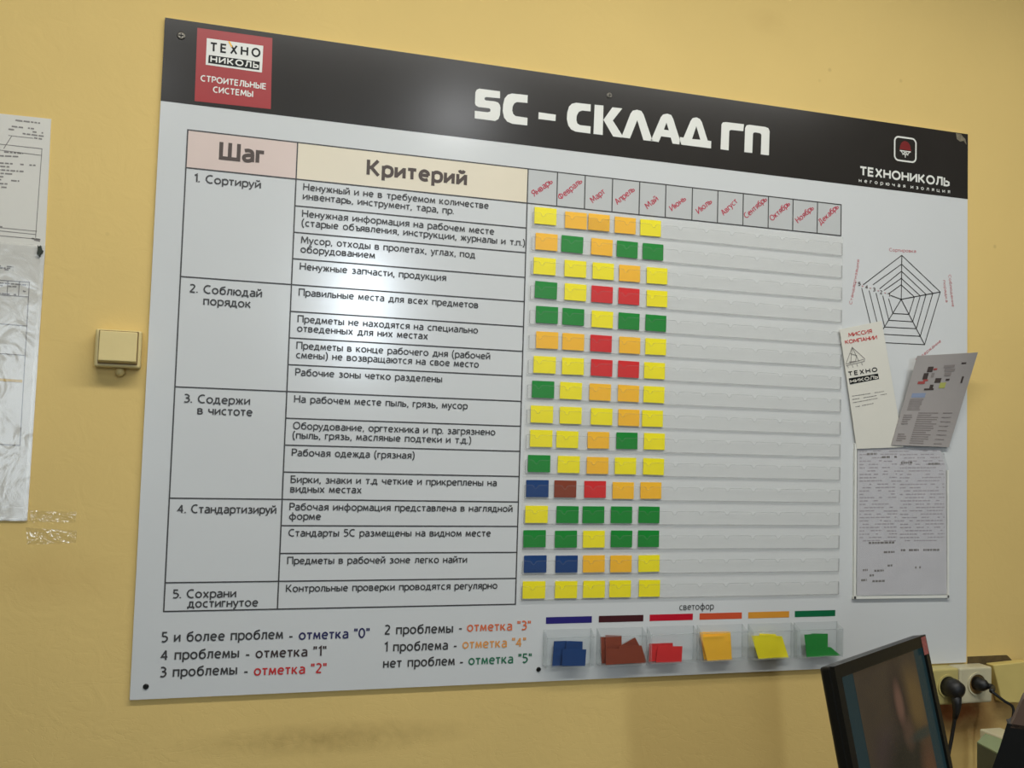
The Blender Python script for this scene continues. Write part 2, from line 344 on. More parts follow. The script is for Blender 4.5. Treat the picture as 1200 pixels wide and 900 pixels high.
# ------------------------------------------------------------------ stroke alphabet (cap height 10, x-height 7)
def E(cx, cy, rx, ry): return ('c', [(cx + rx * math.cos(a), cy + ry * math.sin(a)) for a in [2 * math.pi * k / 20 for k in range(20)]])
def l(*p): return ('l', list(p))
def s(*p): return ('s', list(p))
GL = {
 'а': [s((.5, 6.3), (2.4, 6.7), (4.1, 6.1), (4.6, 4.6)), l((4.6, 4.7), (4.6, 0)), s((4.6, 3.9), (2.4, 3.8), (.6, 3.1), (.2, 1.8), (.9, .6), (2.3, .4), (3.8, .9), (4.6, 2))],
 'б': [s((4.9, 9.9), (4.3, 9), (2.4, 8.6), (.7, 7.3), (.05, 5), (.1, 3), (.8, 1.1), (2.7, .4), (4.6, 1.2), (5.2, 3.3), (4.6, 5.4), (2.8, 6.2), (1.1, 5.4), (.1, 3.9))],
 'в': [l((0, 0), (0, 7)), l((0, 6.5), (2.6, 6.5), (3.8, 5.9), (3.8, 4.5), (2.6, 3.7), (0, 3.7)), l((2.6, 3.7), (4, 3.1), (4.4, 2.1), (4, 1), (2.8, .5), (0, .5))],
 'г': [l((0, 0), (0, 6.5), (3.3, 6.5))],
 'д': [l((1.1, .5), (1.9, 3.4), (2, 6.5), (4.7, 6.5), (4.7, .5)), l((0, -1.7), (0, .5), (5.8, .5), (5.8, -1.7))],
 'е': [l((.1, 3.6), (5, 3.6)), s((5, 3.6), (4.6, 5.5), (2.7, 6.6), (.8, 5.6), (.1, 3.5), (.8, 1.3), (2.8, .4), (4.7, .9))],
 'ж': [l((3.3, 0), (3.3, 7)), l((.1, 7), (2, 3.6), (3.3, 3.6)), l((0, 0), (2, 3.6)), l((6.5, 7), (4.6, 3.6), (3.3, 3.6)), l((6.6, 0), (4.6, 3.6))],
 'з': [s((.2, 6.1), (2, 6.6), (3.5, 5.8), (3.3, 4.3), (1.4, 3.7)), s((1.4, 3.7), (3.6, 3.2), (4, 1.7), (2.8, .5), (1.2, .4), (0, .9))],
 'и': [l((0, 7), (0, 0)), l((0, .7), (4.7, 6.3)), l((4.7, 0), (4.7, 7))],
 'й': [l((0, 7), (0, 0)), l((0, .7), (4.7, 6.3)), l((4.7, 0), (4.7, 7)), s((.9, 9.8), (1.4, 8.7), (2.35, 8.4), (3.3, 8.7), (3.8, 9.8))],
 'к': [l((0, 0), (0, 7)), l((0, 3.6), (1.5, 3.6), (4.1, 7)), l((1.5, 3.6), (4.5, 0))],
 'л': [l((0, .5), (.9, .8), (1.4, 2.5), (1.6, 6.5), (4.8, 6.5), (4.8, 0))],
 'м': [l((0, 0), (.5, 6.4)), l((.5, 7), (2.9, 1.3), (5.3, 7)), l((5.3, 6.4), (5.8, 0))],
 'н': [l((0, 0), (0, 7)), l((4.6, 0), (4.6, 7)), l((0, 3.6), (4.6, 3.6))],
 'о': [E(2.7, 3.5, 2.7, 3.1)],
 'п': [l((0, 0), (0, 6.5), (4.6, 6.5), (4.6, 0))],
 'р': [l((0, -2.8), (0, 7)), s((0, 5), (1.2, 6.4), (2.8, 6.6), (4.6, 5.7), (5.1, 3.5), (4.5, 1.3), (2.8, .4), (1.1, .7), (0, 1.9))],
 'с': [s((4.3, 6.2), (2.8, 6.6), (.9, 5.7), (.1, 3.5), (.9, 1.3), (2.8, .4), (4.4, .9))],
 'т': [l((0, 6.5), (4.9, 6.5)), l((2.45, 6.5), (2.45, 0))],
 'у': [l((0, 7), (2.55, .5)), s((5, 7), (2.6, .4), (1.6, -1.8), (.2, -2.3))],
 'ф': [l((3.5, 10), (3.5, -2.8)), E(3.5, 3.5, 3.5, 3.1)],
 'х': [l((0, 7), (4.8, 0)), l((4.8, 7), (0, 0))],
 'ц': [l((0, 7), (0, .5), (5.6, .5), (5.6, -1.7)), l((4.5, 7), (4.5, .5))],
 'ч': [l((0, 7), (0, 4.2), (1.1, 3.1), (4.4, 3.1)), l((4.4, 7), (4.4, 0))],
 'ш': [l((0, 7), (0, .5), (7, .5), (7, 7)), l((3.5, 7), (3.5, .5))],
 'щ': [l((0, 7), (0, .5), (8, .5), (8, -1.7)), l((3.5, 7), (3.5, .5)), l((7, 7), (7, .5))],
 'ы': [l((0, 7), (0, .5), (2.5, .5), (3.8, 1.3), (3.8, 3.1), (2.5, 3.9), (0, 3.9)), l((6, 7), (6, 0))],
 'ь': [l((0, 7), (0, .5), (2.7, .5), (4.1, 1.3), (4.1, 3.1), (2.7, 3.9), (0, 3.9))],
 'ъ': [l((-1.4, 6.5), (.3, 6.5), (.3, .5), (2.9, .5), (4.2, 1.3), (4.2, 3.1), (2.9, 3.9), (.3, 3.9))],
 'ю': [l((0, 0), (0, 7)), l((0, 3.6), (2, 3.6)), E(4.6, 3.5, 2.5, 3.1)],
 'я': [l((4.5, 0), (4.5, 6.5), (1.9, 6.5), (.6, 5.8), (.6, 4.1), (1.9, 3.3), (4.5, 3.3)), l((2.7, 3.3), (0, 0))],
 'А': [l((0, 0), (3.3, 10)), l((3.3, 10), (6.6, 0)), l((1.1, 3.2), (5.5, 3.2))],
 'Б': [l((5, 9.5), (0, 9.5), (0, .5), (3.2, .5), (5, 1.3), (5.3, 3), (4.8, 4.8), (3.2, 5.5), (0, 5.5))],
 'В': [l((0, 0), (0, 10)), l((0, 9.5), (3, 9.5), (4.6, 8.7), (4.6, 6.2), (3, 5.3), (0, 5.3)), l((3, 5.3), (4.9, 4.5), (5.3, 2.9), (4.8, 1.2), (3, .5), (0, .5))],
 'Г': [l((0, 0), (0, 9.5), (5, 9.5))],
 'Д': [l((1.3, .5), (2.3, 4.5), (2.6, 9.5), (6, 9.5), (6, .5)), l((0, -2), (0, .5), (7.3, .5), (7.3, -2))],
 'Е': [l((5, 9.5), (0, 9.5), (0, .5), (5, .5)), l((0, 5.2), (4.6, 5.2))],
 'И': [l((0, 10), (0, 0)), l((0, .9), (6.2, 9.1)), l((6.2, 0), (6.2, 10))],
 'К': [l((0, 0), (0, 10)), l((0, 5), (1.8, 5), (5.6, 10)), l((1.8, 5), (6, 0))],
 'Л': [l((0, .5), (1.2, 1), (2, 4), (2.2, 9.5), (6.4, 9.5), (6.4, 0))],
 'М': [l((0, 0), (.6, 9.6)), l((.6, 10), (4, 2.5), (7.4, 10)), l((7.4, 9.6), (8, 0))],
 'Н': [l((0, 0), (0, 10)), l((6.2, 0), (6.2, 10)), l((0, 5.1), (6.2, 5.1))],
 'О': [E(3.9, 5, 3.9, 4.6)],
 'П': [l((0, 0), (0, 9.5), (6.2, 9.5), (6.2, 0))],
 'Р': [l((0, 0), (0, 9.5), (3.2, 9.5), (5.1, 8.4), (5.1, 5.6), (3.2, 4.4), (0, 4.4))],
 'С': [s((6.2, 9), (4, 9.6), (1.3, 8.2), (.1, 5), (1.3, 1.8), (4, .4), (6.3, 1))],
 'Т': [l((0, 9.5), (6.4, 9.5)), l((3.2, 9.5), (3.2, 0))],
 'Ф': [l((4, 10), (4, 0)), E(4, 5.2, 4, 3.4)],
 'Х': [l((0, 10), (6, 0)), l((6, 10), (0, 0))],
 'Ш': [l((0, 10), (0, .5), (9, .5), (9, 10)), l((4.5, 10), (4.5, .5))],
 'Ы': [l((0, 10), (0, .5), (3, .5), (4.8, 1.6), (4.8, 4.4), (3, 5.5), (0, 5.5)), l((7.6, 10), (7.6, 0))],
 'Ь': [l((0, 10), (0, .5), (3, .5), (5, 1.6), (5, 4.4), (3, 5.5), (0, 5.5))],
 'Я': [l((5.4, 0), (5.4, 9.5), (2.3, 9.5), (.6, 8.5), (.6, 5.8), (2.3, 4.7), (5.4, 4.7)), l((3, 4.7), (0, 0))],
 '0': [E(2.7, 5, 2.7, 4.6)],
 '1': [l((0, 7.8), (2.2, 9.5), (2.2, 0))],
 '2': [s((.2, 8.9), (2.4, 9.6), (4.4, 8.2), (4, 5.8), (.3, .7)), l((0, .5), (5, .5))],
 '3': [s((.2, 9.2), (2.4, 9.6), (4.3, 8), (3.6, 6), (1.4, 5.3)), s((1.4, 5.3), (4.2, 4.6), (4.7, 2.6), (3.2, .7), (1.4, .4), (0, .9))],
 '4': [l((4, 0), (4, 9.2)), l((4, 9.4), (.2, 3), (5.5, 3))],
 '5': [l((4.5, 9.5), (.7, 9.5), (.5, 5.5)), s((.5, 5.5), (2.6, 5.8), (4.6, 4.6), (4.7, 2.4), (3, .6), (1.4, .4), (0, .8))],
 '.': [l((0, 0), (0, 1.3))], ',': [l((.5, 1.3), (0, -1.5))], '–': [l((0, 3.8), (3.4, 3.8))],
 '(': [s((1.9, 10.6), (.4, 7.6), (0, 4.2), (.4, .8), (1.9, -2.4))], ')': [s((0, 10.6), (1.5, 7.6), (1.9, 4.2), (1.5, .8), (0, -2.4))],
 '"': [l((0, 10), (0, 7)), l((1.9, 10), (1.9, 7))],
}
def text_strokes(body, gap):
    x = 0; out = []
    prev = ' '
    for ch in body:
        if ch == ' ': x += 4.2 + gap * 0.2; prev = ch; continue
        if prev in 'гтуГТРр': x -= .5
        if ch in 'тулдТЛДУ' and prev != ' ': x -= .6
        prev = ch
        g = GL[ch]; mx = max(p[0] for st in g for p in st[1])
        for k, pts in g:
            q = [(p[0] + x + (1.4 if ch == 'ъ' else 0), p[1]) for p in pts]
            if k == 's': q = [tuple(v) for v in smooth(q, 4)]
            out.append((q, k == 'c'))
        x += mx + gap
    return out, x - gap
def text(body, p0, p1, cap, mat, parent, Y=-0.0007, hw=0.62, gap=2.2, name='lettering', label=None):
    """line of lettering on the plane Y from p0 to p1 (x,z), letters cap metres high"""
    st, wd = text_strokes(body, gap)
    a = Vector(p0); d = Vector(p1) - a; L = d.length; d.normalize(); n = Vector((-d.y, d.x))
    sy = cap / 10; sx = L / (wd + 2 * hw * 0.9)
    mb = MB()
    for k_, (pts, closed) in enumerate(st):
        q = [(a + d * ((p[0] + hw * .9) * sx) + n * (p[1] * sy)) for p in pts]
        mb.ribbon(q, hw * (sy * 0.6 + sx * 0.4), Y - 2e-5 * (k_ % 4), closed)
    o = mb.build(name, mat, parent)
    if label: o['label'] = label
    return o
def htext(body, x0, y0, x1, cap, mat, parent, **k):
    """horizontal line; x0,y0 left end of the baseline and x1 right end, read off the photograph"""
    a = b2(x0, y0)
    # right end: pixel column x1 on the same height
    y = y0
    for _ in range(6):
        q = b2(x1, y); y += (q[1] - a[1]) * 1139 / 1.65
    return text(body, a, (b2(x1, y)[0], a[1]), cap, mat, parent, **k)

# ================================================================== THE ROOM
RX0, RX1 = -2.2, 3.4
WY = 0.006
def slab(name, x0, x1, y0, y1, z0, z1, mat):
    mb = MB(); mb.box(x0, x1, y0, y1, z0, z1); return tag(mb.build(name, mat), kind='structure')
slab('wall_back', RX0, RX1, WY, WY + 0.2, 0, CEIL, 'wall')
slab('wall_left', RX0 - 0.2, RX0, RY0, WY + 0.2, 0, CEIL, 'white_wall')
slab('wall_right', RX1, RX1 + 0.2, RY0, WY + 0.2, 0, CEIL, 'white_wall')
mb = MB(); xs_ = RX0 - .2
for a, b, c, d, _ in WINS:                     # piers between the windows, and the wall above and below each
    mb.box(xs_, a, RY0 - .2, RY0, 0, CEIL); mb.box(a, b, RY0 - .2, RY0, 0, c); mb.box(a, b, RY0 - .2, RY0, d, CEIL); xs_ = b
mb.box(xs_, RX1 + .2, RY0 - .2, RY0, 0, CEIL)
tag(mb.build('wall_front', 'white_wall'), kind='structure')
for i_, (x0_, x1_, z0_, z1_, _) in enumerate(WINS):
    wn = bpy.data.objects.new('window_%d' % (i_ + 1), None); COL.objects.link(wn); wn.location = ((x0_ + x1_) / 2, RY0, z0_); tag(wn, kind='structure')
    mb = MB()
    for q_ in ((x0_, x1_, z0_, z0_ + .04), (x0_, x1_, z1_ - .04, z1_), (x0_, x0_ + .04, z0_, z1_), (x1_ - .04, x1_, z0_, z1_)): mb.box(q_[0], q_[1], RY0 - .12, RY0 - .06, q_[2], q_[3])
    mb.build('window_frame', 'lamp_body', wn)
    mb = MB(); mb.box(x0_, x1_, RY0 - .094, RY0 - .09, z0_, z1_); mb.build('pane', 'tray', wn)
slab('floor', RX0 - 0.2, RX1 + 0.2, RY0 - 0.2, WY + 0.2, -0.1, 0, 'floor')
slab('ceiling', RX0 - 0.2, RX1 + 0.2, RY0 - 0.2, WY + 0.2, CEIL, CEIL + 0.1, 'ceiling')

for i, (lx, ly, ln, wd, pw, colr) in enumerate(LAMPS):
    t = thing('ceiling_light', (lx, ly, CEIL), ['long hanging light in front of and above the board', 'small square ceiling light behind the photographer on the right',
              'ceiling light behind the photographer on the left'][i], 'lamp', 'ceiling lights of the office')
    lz = CEIL - (.22 if i == 0 else 0)
    mb = MB(); mb.box(lx - ln / 2 - .03, lx + ln / 2 + .03, ly - wd / 2 - .03, ly + wd / 2 + .03, lz - .045, lz); mb.build('housing', 'lamp_body', t, bevel=.005)
    if i == 0:
        for xr in (lx - .7, lx + .7):
            mb = MB(); mb.tube([(xr, ly, lz - .01), (xr, ly, CEIL)], .006, 10); mb.build('rod', 'metal', t)
    ld = bpy.data.lights.new('lamp_glow', 'AREA'); ld.shape = 'RECTANGLE'; ld.size = ln; ld.size_y = wd; ld.energy = pw; ld.color = colr
    lo = bpy.data.objects.new('lamp_glow', ld); COL.objects.link(lo); lo.parent = t; lo.location = (0, 0, lz - CEIL - 0.05)

# ================================================================== THE BOARD
CU = {'c0': .0275, 'c1': .1378, 'm0': .3938}
MU = [.3938, .4291, .4630, .4971, .5314, .5651, .5999, .6339, .6683, .7030, .7375, .7723, .8066]
HB0, HB1 = Z(-.1136), Z(-.1529)
RZ = [-.1529, -.1814, -.2096, -.2376, -.2651, -.2933, -.3212, -.3492, -.3773, -.4051, -.433, -.4609, -.4891, -.5161, -.5446, -.5731, -.6014]
BB = Z(-.6869)
board = thing('information_board', (0.75, WY, BB), 'large white plastic rating board with dark title band hung on the ochre wall', 'board')
mb = MB(); mb.box(0, 1.5, 0, WY, BB, TOP); mb.build('panel', 'board', board)
band_z = (b2(189, 119)[1] + b2(1133, 232.7)[1]) / 2
mb = MB(); mb.prism([(0, band_z), (1.5, band_z), (1.5, TOP), (0, TOP)], -0.0003, None); mb.build('title_band', 'dark', board)
# header cells
Y1, Y2, Y3, Y4 = -0.0003, -0.0006, -0.0009, -0.0012
def cell(name, x0, x1, z0, z1, mat, Y=Y1):
    mb = MB(); mb.prism([(x0, z0), (x1, z0), (x1, z1), (x0, z1)], Y, None); return mb.build(name, mat, board)
cell('header_cell', X(CU['c0']), X(CU['c1']), HB1, HB0, 'pink')
cell('header_cell', X(CU['c1']), X(CU['m0']), HB1, HB0, 'cream')
for i in range(12): cell('month_cell', X(MU[i]), X(MU[i + 1]), HB1, HB0, 'greycell')
mb = MB(); lw = 0.0010
def hl(x0, x1, z): mb.ribbon([(x0 - lw, z), (x1 + lw, z)], lw, Y2)
def vl(x, z0, z1): mb.ribbon([(x, z0), (x, z1)], lw, Y2 - 3e-5)
BT = Z(RZ[16])
hl(X(CU['c0']), X(MU[12]), HB0); hl(X(CU['c0']), X(MU[12]), HB1); hl(X(CU['c0']), X(CU['m0']), BT)
for k in (4, 8, 12, 15): hl(X(CU['c0']), X(CU['c1']), Z(RZ[k]))
for k in range(1, 16): hl(X(CU['c1']), X(CU['m0']), Z(RZ[k]))
for x in (CU['c0'], CU['c1'], CU['m0']): vl(X(x), BT, HB0)
for x in MU[1:]: vl(X(x), HB1, HB0)
mb.build('table_grid', 'ink', board)

htext('Шаг', 256.5, 185.8, 311, .0262, 'headink', board, hw=1.05, gap=2.6)
htext('Критерий', 429.3, 204.5, 547, .0245, 'headink', board, hw=1.05, gap=2.8)
CAPS = .0112
STEP = [('1. Сортируй', 227, 213, 305.7), ('2. Соблюдай', 221.5, 342.5, 307), ('порядок', 238, 357, 294), ('3. Содержи', 215, 471.5, 293), ('в чистоте', 231, 485.3, 295.7),
        ('4. Стандартизируй', 207.7, 601, 323.7), ('5. Сохрани', 202, 701, 276.7), ('достигнутое', 219.3, 712, 302.4)]
for t_, x0, y0, x1 in STEP: htext(t_, x0, y0, x1, .0127, 'ink', board, hw=.8)
CR_ = [(1, 'Ненужный и не в требуемом количестве', 572.5), (1, 'инвентарь, инструмент, тара, пр.', 531.6),
       (2, 'Ненужная информация на рабочем месте', 579), (2, '(старые объявления, инструкции, журналы и т.п.)', 615),
       (3, 'Мусор, отходы в пролетах, углах, под', 556.7), (3, 'оборудованием', 439.3), (4, 'Ненужные запчасти, продукция', 522.7),
       (5, 'Правильные места для всех предметов', 560.3), (6, 'Предметы не находятся на специально', 560), (6, 'отведенных для них местах', 501.3),
       (7, 'Предметы в конце рабочего дня (рабочей', 574.3), (7, 'смены) не возвращаются на свое место', 561), (8, 'Рабочие зоны четко разделены', 518),
       (9, 'На рабочем месте пыль, грязь, мусор', 548), (10, 'Оборудование, оргтехника и пр. загрязнено', 580.3), (10, '(пыль, грязь, масляные подтеки и т.д.)', 552),
       (11, 'Рабочая одежда (грязная)', 485.7), (12, 'Бирки, знаки и т.д четкие и прикреплены на', 582), (12, 'видных местах', 423.7),
       (13, 'Рабочая информация представлена в наглядной', 600.5), (13, 'форме', 376), (14, 'Стандарты 5С размещены на видном месте', 575),
       (15, 'Предметы в рабочей зоне легко найти', 547.3), (16, 'Контрольные проверки проводятся регулярно', 582.7)]
last = 0
for r_, t_, x1 in CR_:
    ln = 1 if r_ == last else 0; last = r_
    z = Z(RZ[r_ - 1]) - .0165 - ln * .0147
    x = X(CU['c1']) + .0115
    # x of the right end: find board x under pixel column x1 at height z
    y = 400.0
    for _ in range(12):
        q = b2(x1, y); y += (q[1] - z) * 1139 / 1.65
    text(t_, (x, z), (b2(x1, y)[0], z), CAPS, 'ink', board, hw=.8)
# bottom legend
LEG = [('5 и более проблем', 188.7, 752.5, 331.5, 'ink'), ('–', 338, 750.5, 343.5, 'ink'), ('отметка "0"', 350, 749.5, 432.7, 'mark0'),
       ('4 проблемы', 188, 773.5, 280, 'ink'), ('–', 287, 772, 293, 'ink'), ('отметка "1"', 299.3, 771, 382, 'mark1'),
       ('3 проблемы', 187, 793.5, 277.7, 'ink'), ('–', 285, 792, 291, 'ink'), ('отметка "2"', 297.3, 791.5, 382.3, 'mark2'),
       ('2 проблемы', 450, 743.5, 530.7, 'ink'), ('–', 537, 741, 541.5, 'ink'), ('отметка "3"', 547, 740, 621.7, 'mark3'),
       ('1 проблема', 450, 763.5, 524.7, 'ink'), ('–', 531, 761.5, 535.5, 'ink'), ('отметка "4"', 541.7, 760, 616, 'mark4'),
       ('нет проблем', 448.7, 782.5, 532.7, 'ink'), ('–', 538, 780.5, 543, 'ink'), ('отметка "5"', 548.7, 779, 622.7, 'mark5')]
for t_, x0, y0, x1, m_ in LEG: htext(t_, x0, y0, x1, .0148, m_, board, hw=.8, gap=2.5)
htext('светофор', 795.8, 715, 836.3, .0118, 'ink', board, hw=.6)
# months
MON = [('Январь', 625.8, 230.8, 648, 214.2), ('Февраль', 656.7, 235, 682.7, 213.7), ('Март', 694.7, 238.3, 709.7, 225.8), ('Апрель', 723.3, 240.3, 744.2, 223.3),
       ('Май', 758.7, 245.3, 771.7, 234.2), ('Июнь', 787.3, 247.7, 804.2, 234.3), ('Июль', 818.5, 251, 834.6, 237.4), ('Август', 847.8, 253, 864.7, 236.7),
       ('Сентябрь', 874.4, 256.6, 898.8, 234.8), ('Октябрь', 904.7, 259.5, 926, 240), ('Ноябрь', 934.9, 261.8, 953.8, 245), ('Декабрь', 961.5, 264, 983, 243.6)]
for t_, a, b, c, d in MON: text(t_, b2(a, b), b2(c, d), .0106, 'red_ink', board, hw=.72)

def pxpoly(name, pts, mat, Y, parent=board, holes=(), y1=None):
    mb = MB(); mb.prism([b2(*p) for p in pts], Y, y1, [[b2(*p) for p in h] for h in holes]); return mb.build(name, mat, parent)
# red emblem tile top left
pxpoly('emblem_tile', [(231.3, 32.7), (319.2, 44.8), (317.3, 128), (228, 118.5)], 'red_tile', Y2)
pxpoly('emblem_plate', [(242.4, 44.9), (308.5, 54), (306.9, 85.2), (241, 76)], 'white', Y3)
pxpoly('emblem_strip', [(244.7, 64.7), (304.4, 72.7), (303.7, 82.4), (244, 74)], 'black_tile', Y4)
text('ТЕХНО', b2(245.7, 59.8), b2(305, 67.3), .0132, 'black_tile', board, Y=Y4, hw=1.0, gap=5.2)
pxpoly('emblem_accent', [(267, 48.6), (269.5, 48.9), (272.6, 55.5), (271, 55.6)], 'O', Y4 - .0002)
text('НИКОЛЬ', b2(246.3, 72.7), b2(303, 80.3), .0088, 'white', board, Y=Y4 - .0004, hw=1.0, gap=3.4)
text('СТРОИТЕЛЬНЫЕ', b2(234.8, 95), b2(312, 105), .0092, 'white', board, Y=Y3, hw=.95, gap=2.8)
text('СИСТЕМЫ', b2(249.4, 108.3), b2(296.5, 113.8), .0092, 'white', board, Y=Y3, hw=.95, gap=2.8)
# right emblem
def rounded(x0, x1, z0, z1, r, n=6):
    out = []
    for cx, cz, a0 in ((x1 - r, z1 - r, 0), (x0 + r, z1 - r, 90), (x0 + r, z0 + r, 180), (x1 - r, z0 + r, 270)):
        for k in range(n + 1):
            a = math.radians(a0 + 90 * k / n); out.append((cx + r * math.cos(a), cz + r * math.sin(a)))
    return out
ea, eb = b2(1048.3, 159.8), b2(1073, 190.6)
mb = MB(); mb.ribbon(rounded(ea[0], eb[0], eb[1], ea[1], .009), .0016, Y2, closed=True); mb.build('emblem_outline', 'white', board)
c = ((ea[0] + eb[0]) / 2, (ea[1] + eb[1]) / 2)
mb = MB(); mb.prism([(c[0] - .0145, c[1] - .001), (c[0] + .0145, c[1] - .001)] + [(c[0] + .0125 * math.cos(a), c[1] + .0015 + .0150 * math.sin(a)) for a in [math.pi * k / 10 for k in range(11)]], Y2, None)
o = mb.build('emblem_dome', material('dark_red_print', (122, 30, 30), .35), board)
mb = MB(); mb.ribbon([(c[0] - .0125, c[1] - .0035), (c[0] + .0125, c[1] - .0035)], .0011, Y2)
for a0, ln in ((-90, .0125), (-50, .010), (-130, .010)):
    a = math.radians(a0); mb.ribbon([(c[0], c[1] - .0035), (c[0] + ln * math.cos(a), c[1] - .0035 + ln * math.sin(a))], .0009, Y2)
for sx in (-1, 1):
    mb.ribbon([(c[0] + sx * .0095, c[1] - .0045), (c[0] + sx * .006, c[1] - .0085)], .0008, Y2)
    mb.ribbon([(c[0], c[1] - .0115), (c[0] + sx * .0042, c[1] - .0085)], .0008, Y2)
mb.build('emblem_burst', 'white', board)
text('ТЕХНОНИКОЛЬ', b2(1006.8, 204.8), b2(1112.6, 218.4), .0158, 'white', board, Y=Y2, hw=1.05, gap=2.7)
text('негорючая изоляция', b2(1006.2, 213.2), b2(1113.1, 226.5), .0072, 'white', board, Y=Y2, hw=.75, gap=7.5)
# title
z6 = lambda P: [(540 + x / 6, 90 + y / 6) for x, y in P]
z7 = lambda P: [(720 + x / 6, 110 + y / 6) for x, y in P]
TIT = [(z6([(275, 103), (275, 152), (178, 143), (167, 148), (166, 160), (176, 167), (240, 174), (262, 182), (274, 198), (278, 218), (275, 270), (264, 298), (240, 311), (97, 293), (98, 240), (188, 250), (205, 246), (209, 232), (200, 222), (125, 213), (106, 203), (99, 188), (102, 110), (112, 91), (130, 84)]), ()),
       (z6([(470, 130), (468, 185), (395, 178), (375, 188), (364, 210), (361, 238), (368, 262), (385, 277), (468, 289), (467, 343), (362, 331), (325, 315), (303, 286), (294, 242), (297, 195), (308, 152), (330, 126), (360, 118)]), ()),
       (z6([(547, 250), (667, 267), (665, 312), (545, 297)]), ()),
       (z6([(913, 195), (911, 244), (852, 238), (828, 248), (814, 275), (812, 305), (818, 328), (836, 340), (912, 349), (910, 400), (806, 386), (774, 370), (755, 342), (745, 300), (748, 252), (760, 210), (780, 190), (810, 183)]), ()),
       (z6([(940, 197), (1002, 203), (997, 410), (932, 402)]), ()),
       (z6([(1002, 303), (1065, 215), (1135, 223), (1068, 308), (1133, 410), (1130, 428), (1070, 420)]), ()),
       (z7([(48, 306), (112, 140), (128, 119), (158, 112), (188, 121), (204, 145), (268, 334), (203, 326), (160, 185), (108, 314)]), ()),
       (z7([(255, 330), (325, 165), (341, 146), (370, 140), (398, 149), (412, 175), (470, 358), (408, 350), (395, 308), (328, 299), (310, 340)]), (z7([(365, 203), (347, 252), (382, 257)]),)),
       (z7([(460, 304), (485, 308), (535, 190), (549, 171), (576, 166), (600, 177), (614, 200), (655, 329), (680, 333), (678, 384), (456, 356)]), (z7([(575, 228), (545, 318), (603, 323)]),)),
       (z7([(745, 390), (752, 215), (762, 201), (782, 199), (910, 214), (905, 263), (820, 254), (808, 259), (806, 272), (802, 398)]), ()),
       (z7([(912, 410), (918, 240), (928, 222), (947, 218), (1060, 233), (1081, 242), (1090, 262), (1085, 433), (1028, 426), (1032, 290), (1026, 279), (1013, 275), (987, 271), (976, 275), (973, 287), (968, 416)]), ())]
for p_, h_ in TIT: pxpoly('title_letter', p_, 'white', Y2, holes=h_)

# radar chart
q7 = lambda x, y: b2(970 + x / 6.923, 280 + y / 6.923)
mb = MB()
TP = [(600, 133), (598, 205), (597, 262), (596, 320), (595, 372)]; RT = [(912, 430), (852, 440), (797, 450), (750, 462), (702, 470)]
BR = [(785, 858), (750, 790), (718, 728), (688, 672), (658, 612)]; BL = [(383, 838), (423, 772), (462, 715), (495, 660), (528, 605)]
LF = [(272, 385), (332, 405), (388, 425), (443, 447), (490, 470)]; LU = [(287, 372), (366, 372), (420, 405), (455, 418), (503, 438)]
for i in range(5):
    mb.ribbon([q7(*LU[i]), q7(*TP[i]), q7(*RT[i]), q7(*BR[i]), q7(*BL[i]), q7(*(LF[i][0] + 3, LF[i][1] + 14))], .0009, Y1)
ce = (595, 490)
for e_ in (TP[0], RT[0], BR[0], BL[0], (508, 458)): mb.ribbon([q7(*ce), q7(*e_)], .0009, Y2)
mb.build('radar_chart', 'ink', board)
for n_, x, y in (('5', 243, 378), ('4', 302, 402), ('3', 364, 424), ('2', 420, 445), ('1', 482, 466)):
    text(n_, q7(x, y), q7(x + 22, y + 2), .0068, 'headink', board, Y=Y3, hw=.7)
for x, y in ((222, 350), (275, 382), (338, 398), (402, 420), (457, 437)):
    mb = MB(); mb.ribbon([q7(x, y), q7(x + 12, y + 3)], .0007, Y3); mb.build('tick_mark', 'faint_red', board)
text('Сортировка', q7(497, 100), q7(716, 112), .0062, 'faint_red', board, Y=Y1, hw=.7)
text('Стандартизация', q7(195, 535), q7(258, 172), .0062, 'faint_red', board, Y=Y1, hw=.7)
text('Соблюдение', q7(978, 290), q7(1008, 552), .0062, 'faint_red', board, Y=Y1, hw=.7)
text('порядка', q7(935, 335), q7(957, 515), .0062, 'faint_red', board, Y=Y1, hw=.7)
text('Содержание', b2(1074, 424), b2(1103, 400.5), .0062, 'faint_red', board, Y=Y1, hw=.7)
# six colour bars
BARS = [((639.8, 722.5), (693.4, 729)), ((701.7, 720.9), (753.8, 727.3)), ((761.3, 720), (811.8, 726.2)), ((819.7, 719), (869.2, 725)), ((876.7, 718), (924.7, 724)), ((931.3, 717), (978.7, 723))]
bz1 = sum(b2(a[0], a[1])[1] for a, b in BARS) / 6; bz0 = sum(b2(b[0], b[1])[1] for a, b in BARS) / 6
for i, (a, b) in enumerate(BARS):
    cell('colour_bar', b2(*a)[0], b2(*b)[0], bz0, bz1, 'bar%d' % i)
# fixing screws
for x, y, r_, m_ in ((212.3, 42, .0062, 'metal'), (714, 112, .005, 'metal'), (171, 804.5, .0042, 'black'), (631, 784.3, .004, 'black')):
    p = at(x, y); mb = MB(); mb.tube([(p.x, 0.0, p.z), (p.x, -.0012, p.z), (p.x, -.002, p.z)], [r_, r_, r_ * .75], 16); sc_ = mb.build('screw', m_, board)
    mb = MB(); mb.box(p.x - r_ * .6, p.x + r_ * .6, -.0024, -.0019, p.z - r_ * .12, p.z + r_ * .12); mb.box(p.x - r_ * .12, p.x + r_ * .12, -.0024, -.0019, p.z - r_ * .6, p.z + r_ * .6); mb.build('screw_slot', 'black_tile', sc_)
pxpoly('chipped_corner', [(1120, 156), (1126, 157), (1128, 160), (1131, 163), (1132.5, 170), (1129, 165), (1125, 166), (1121, 163)], 'chip', Y2)

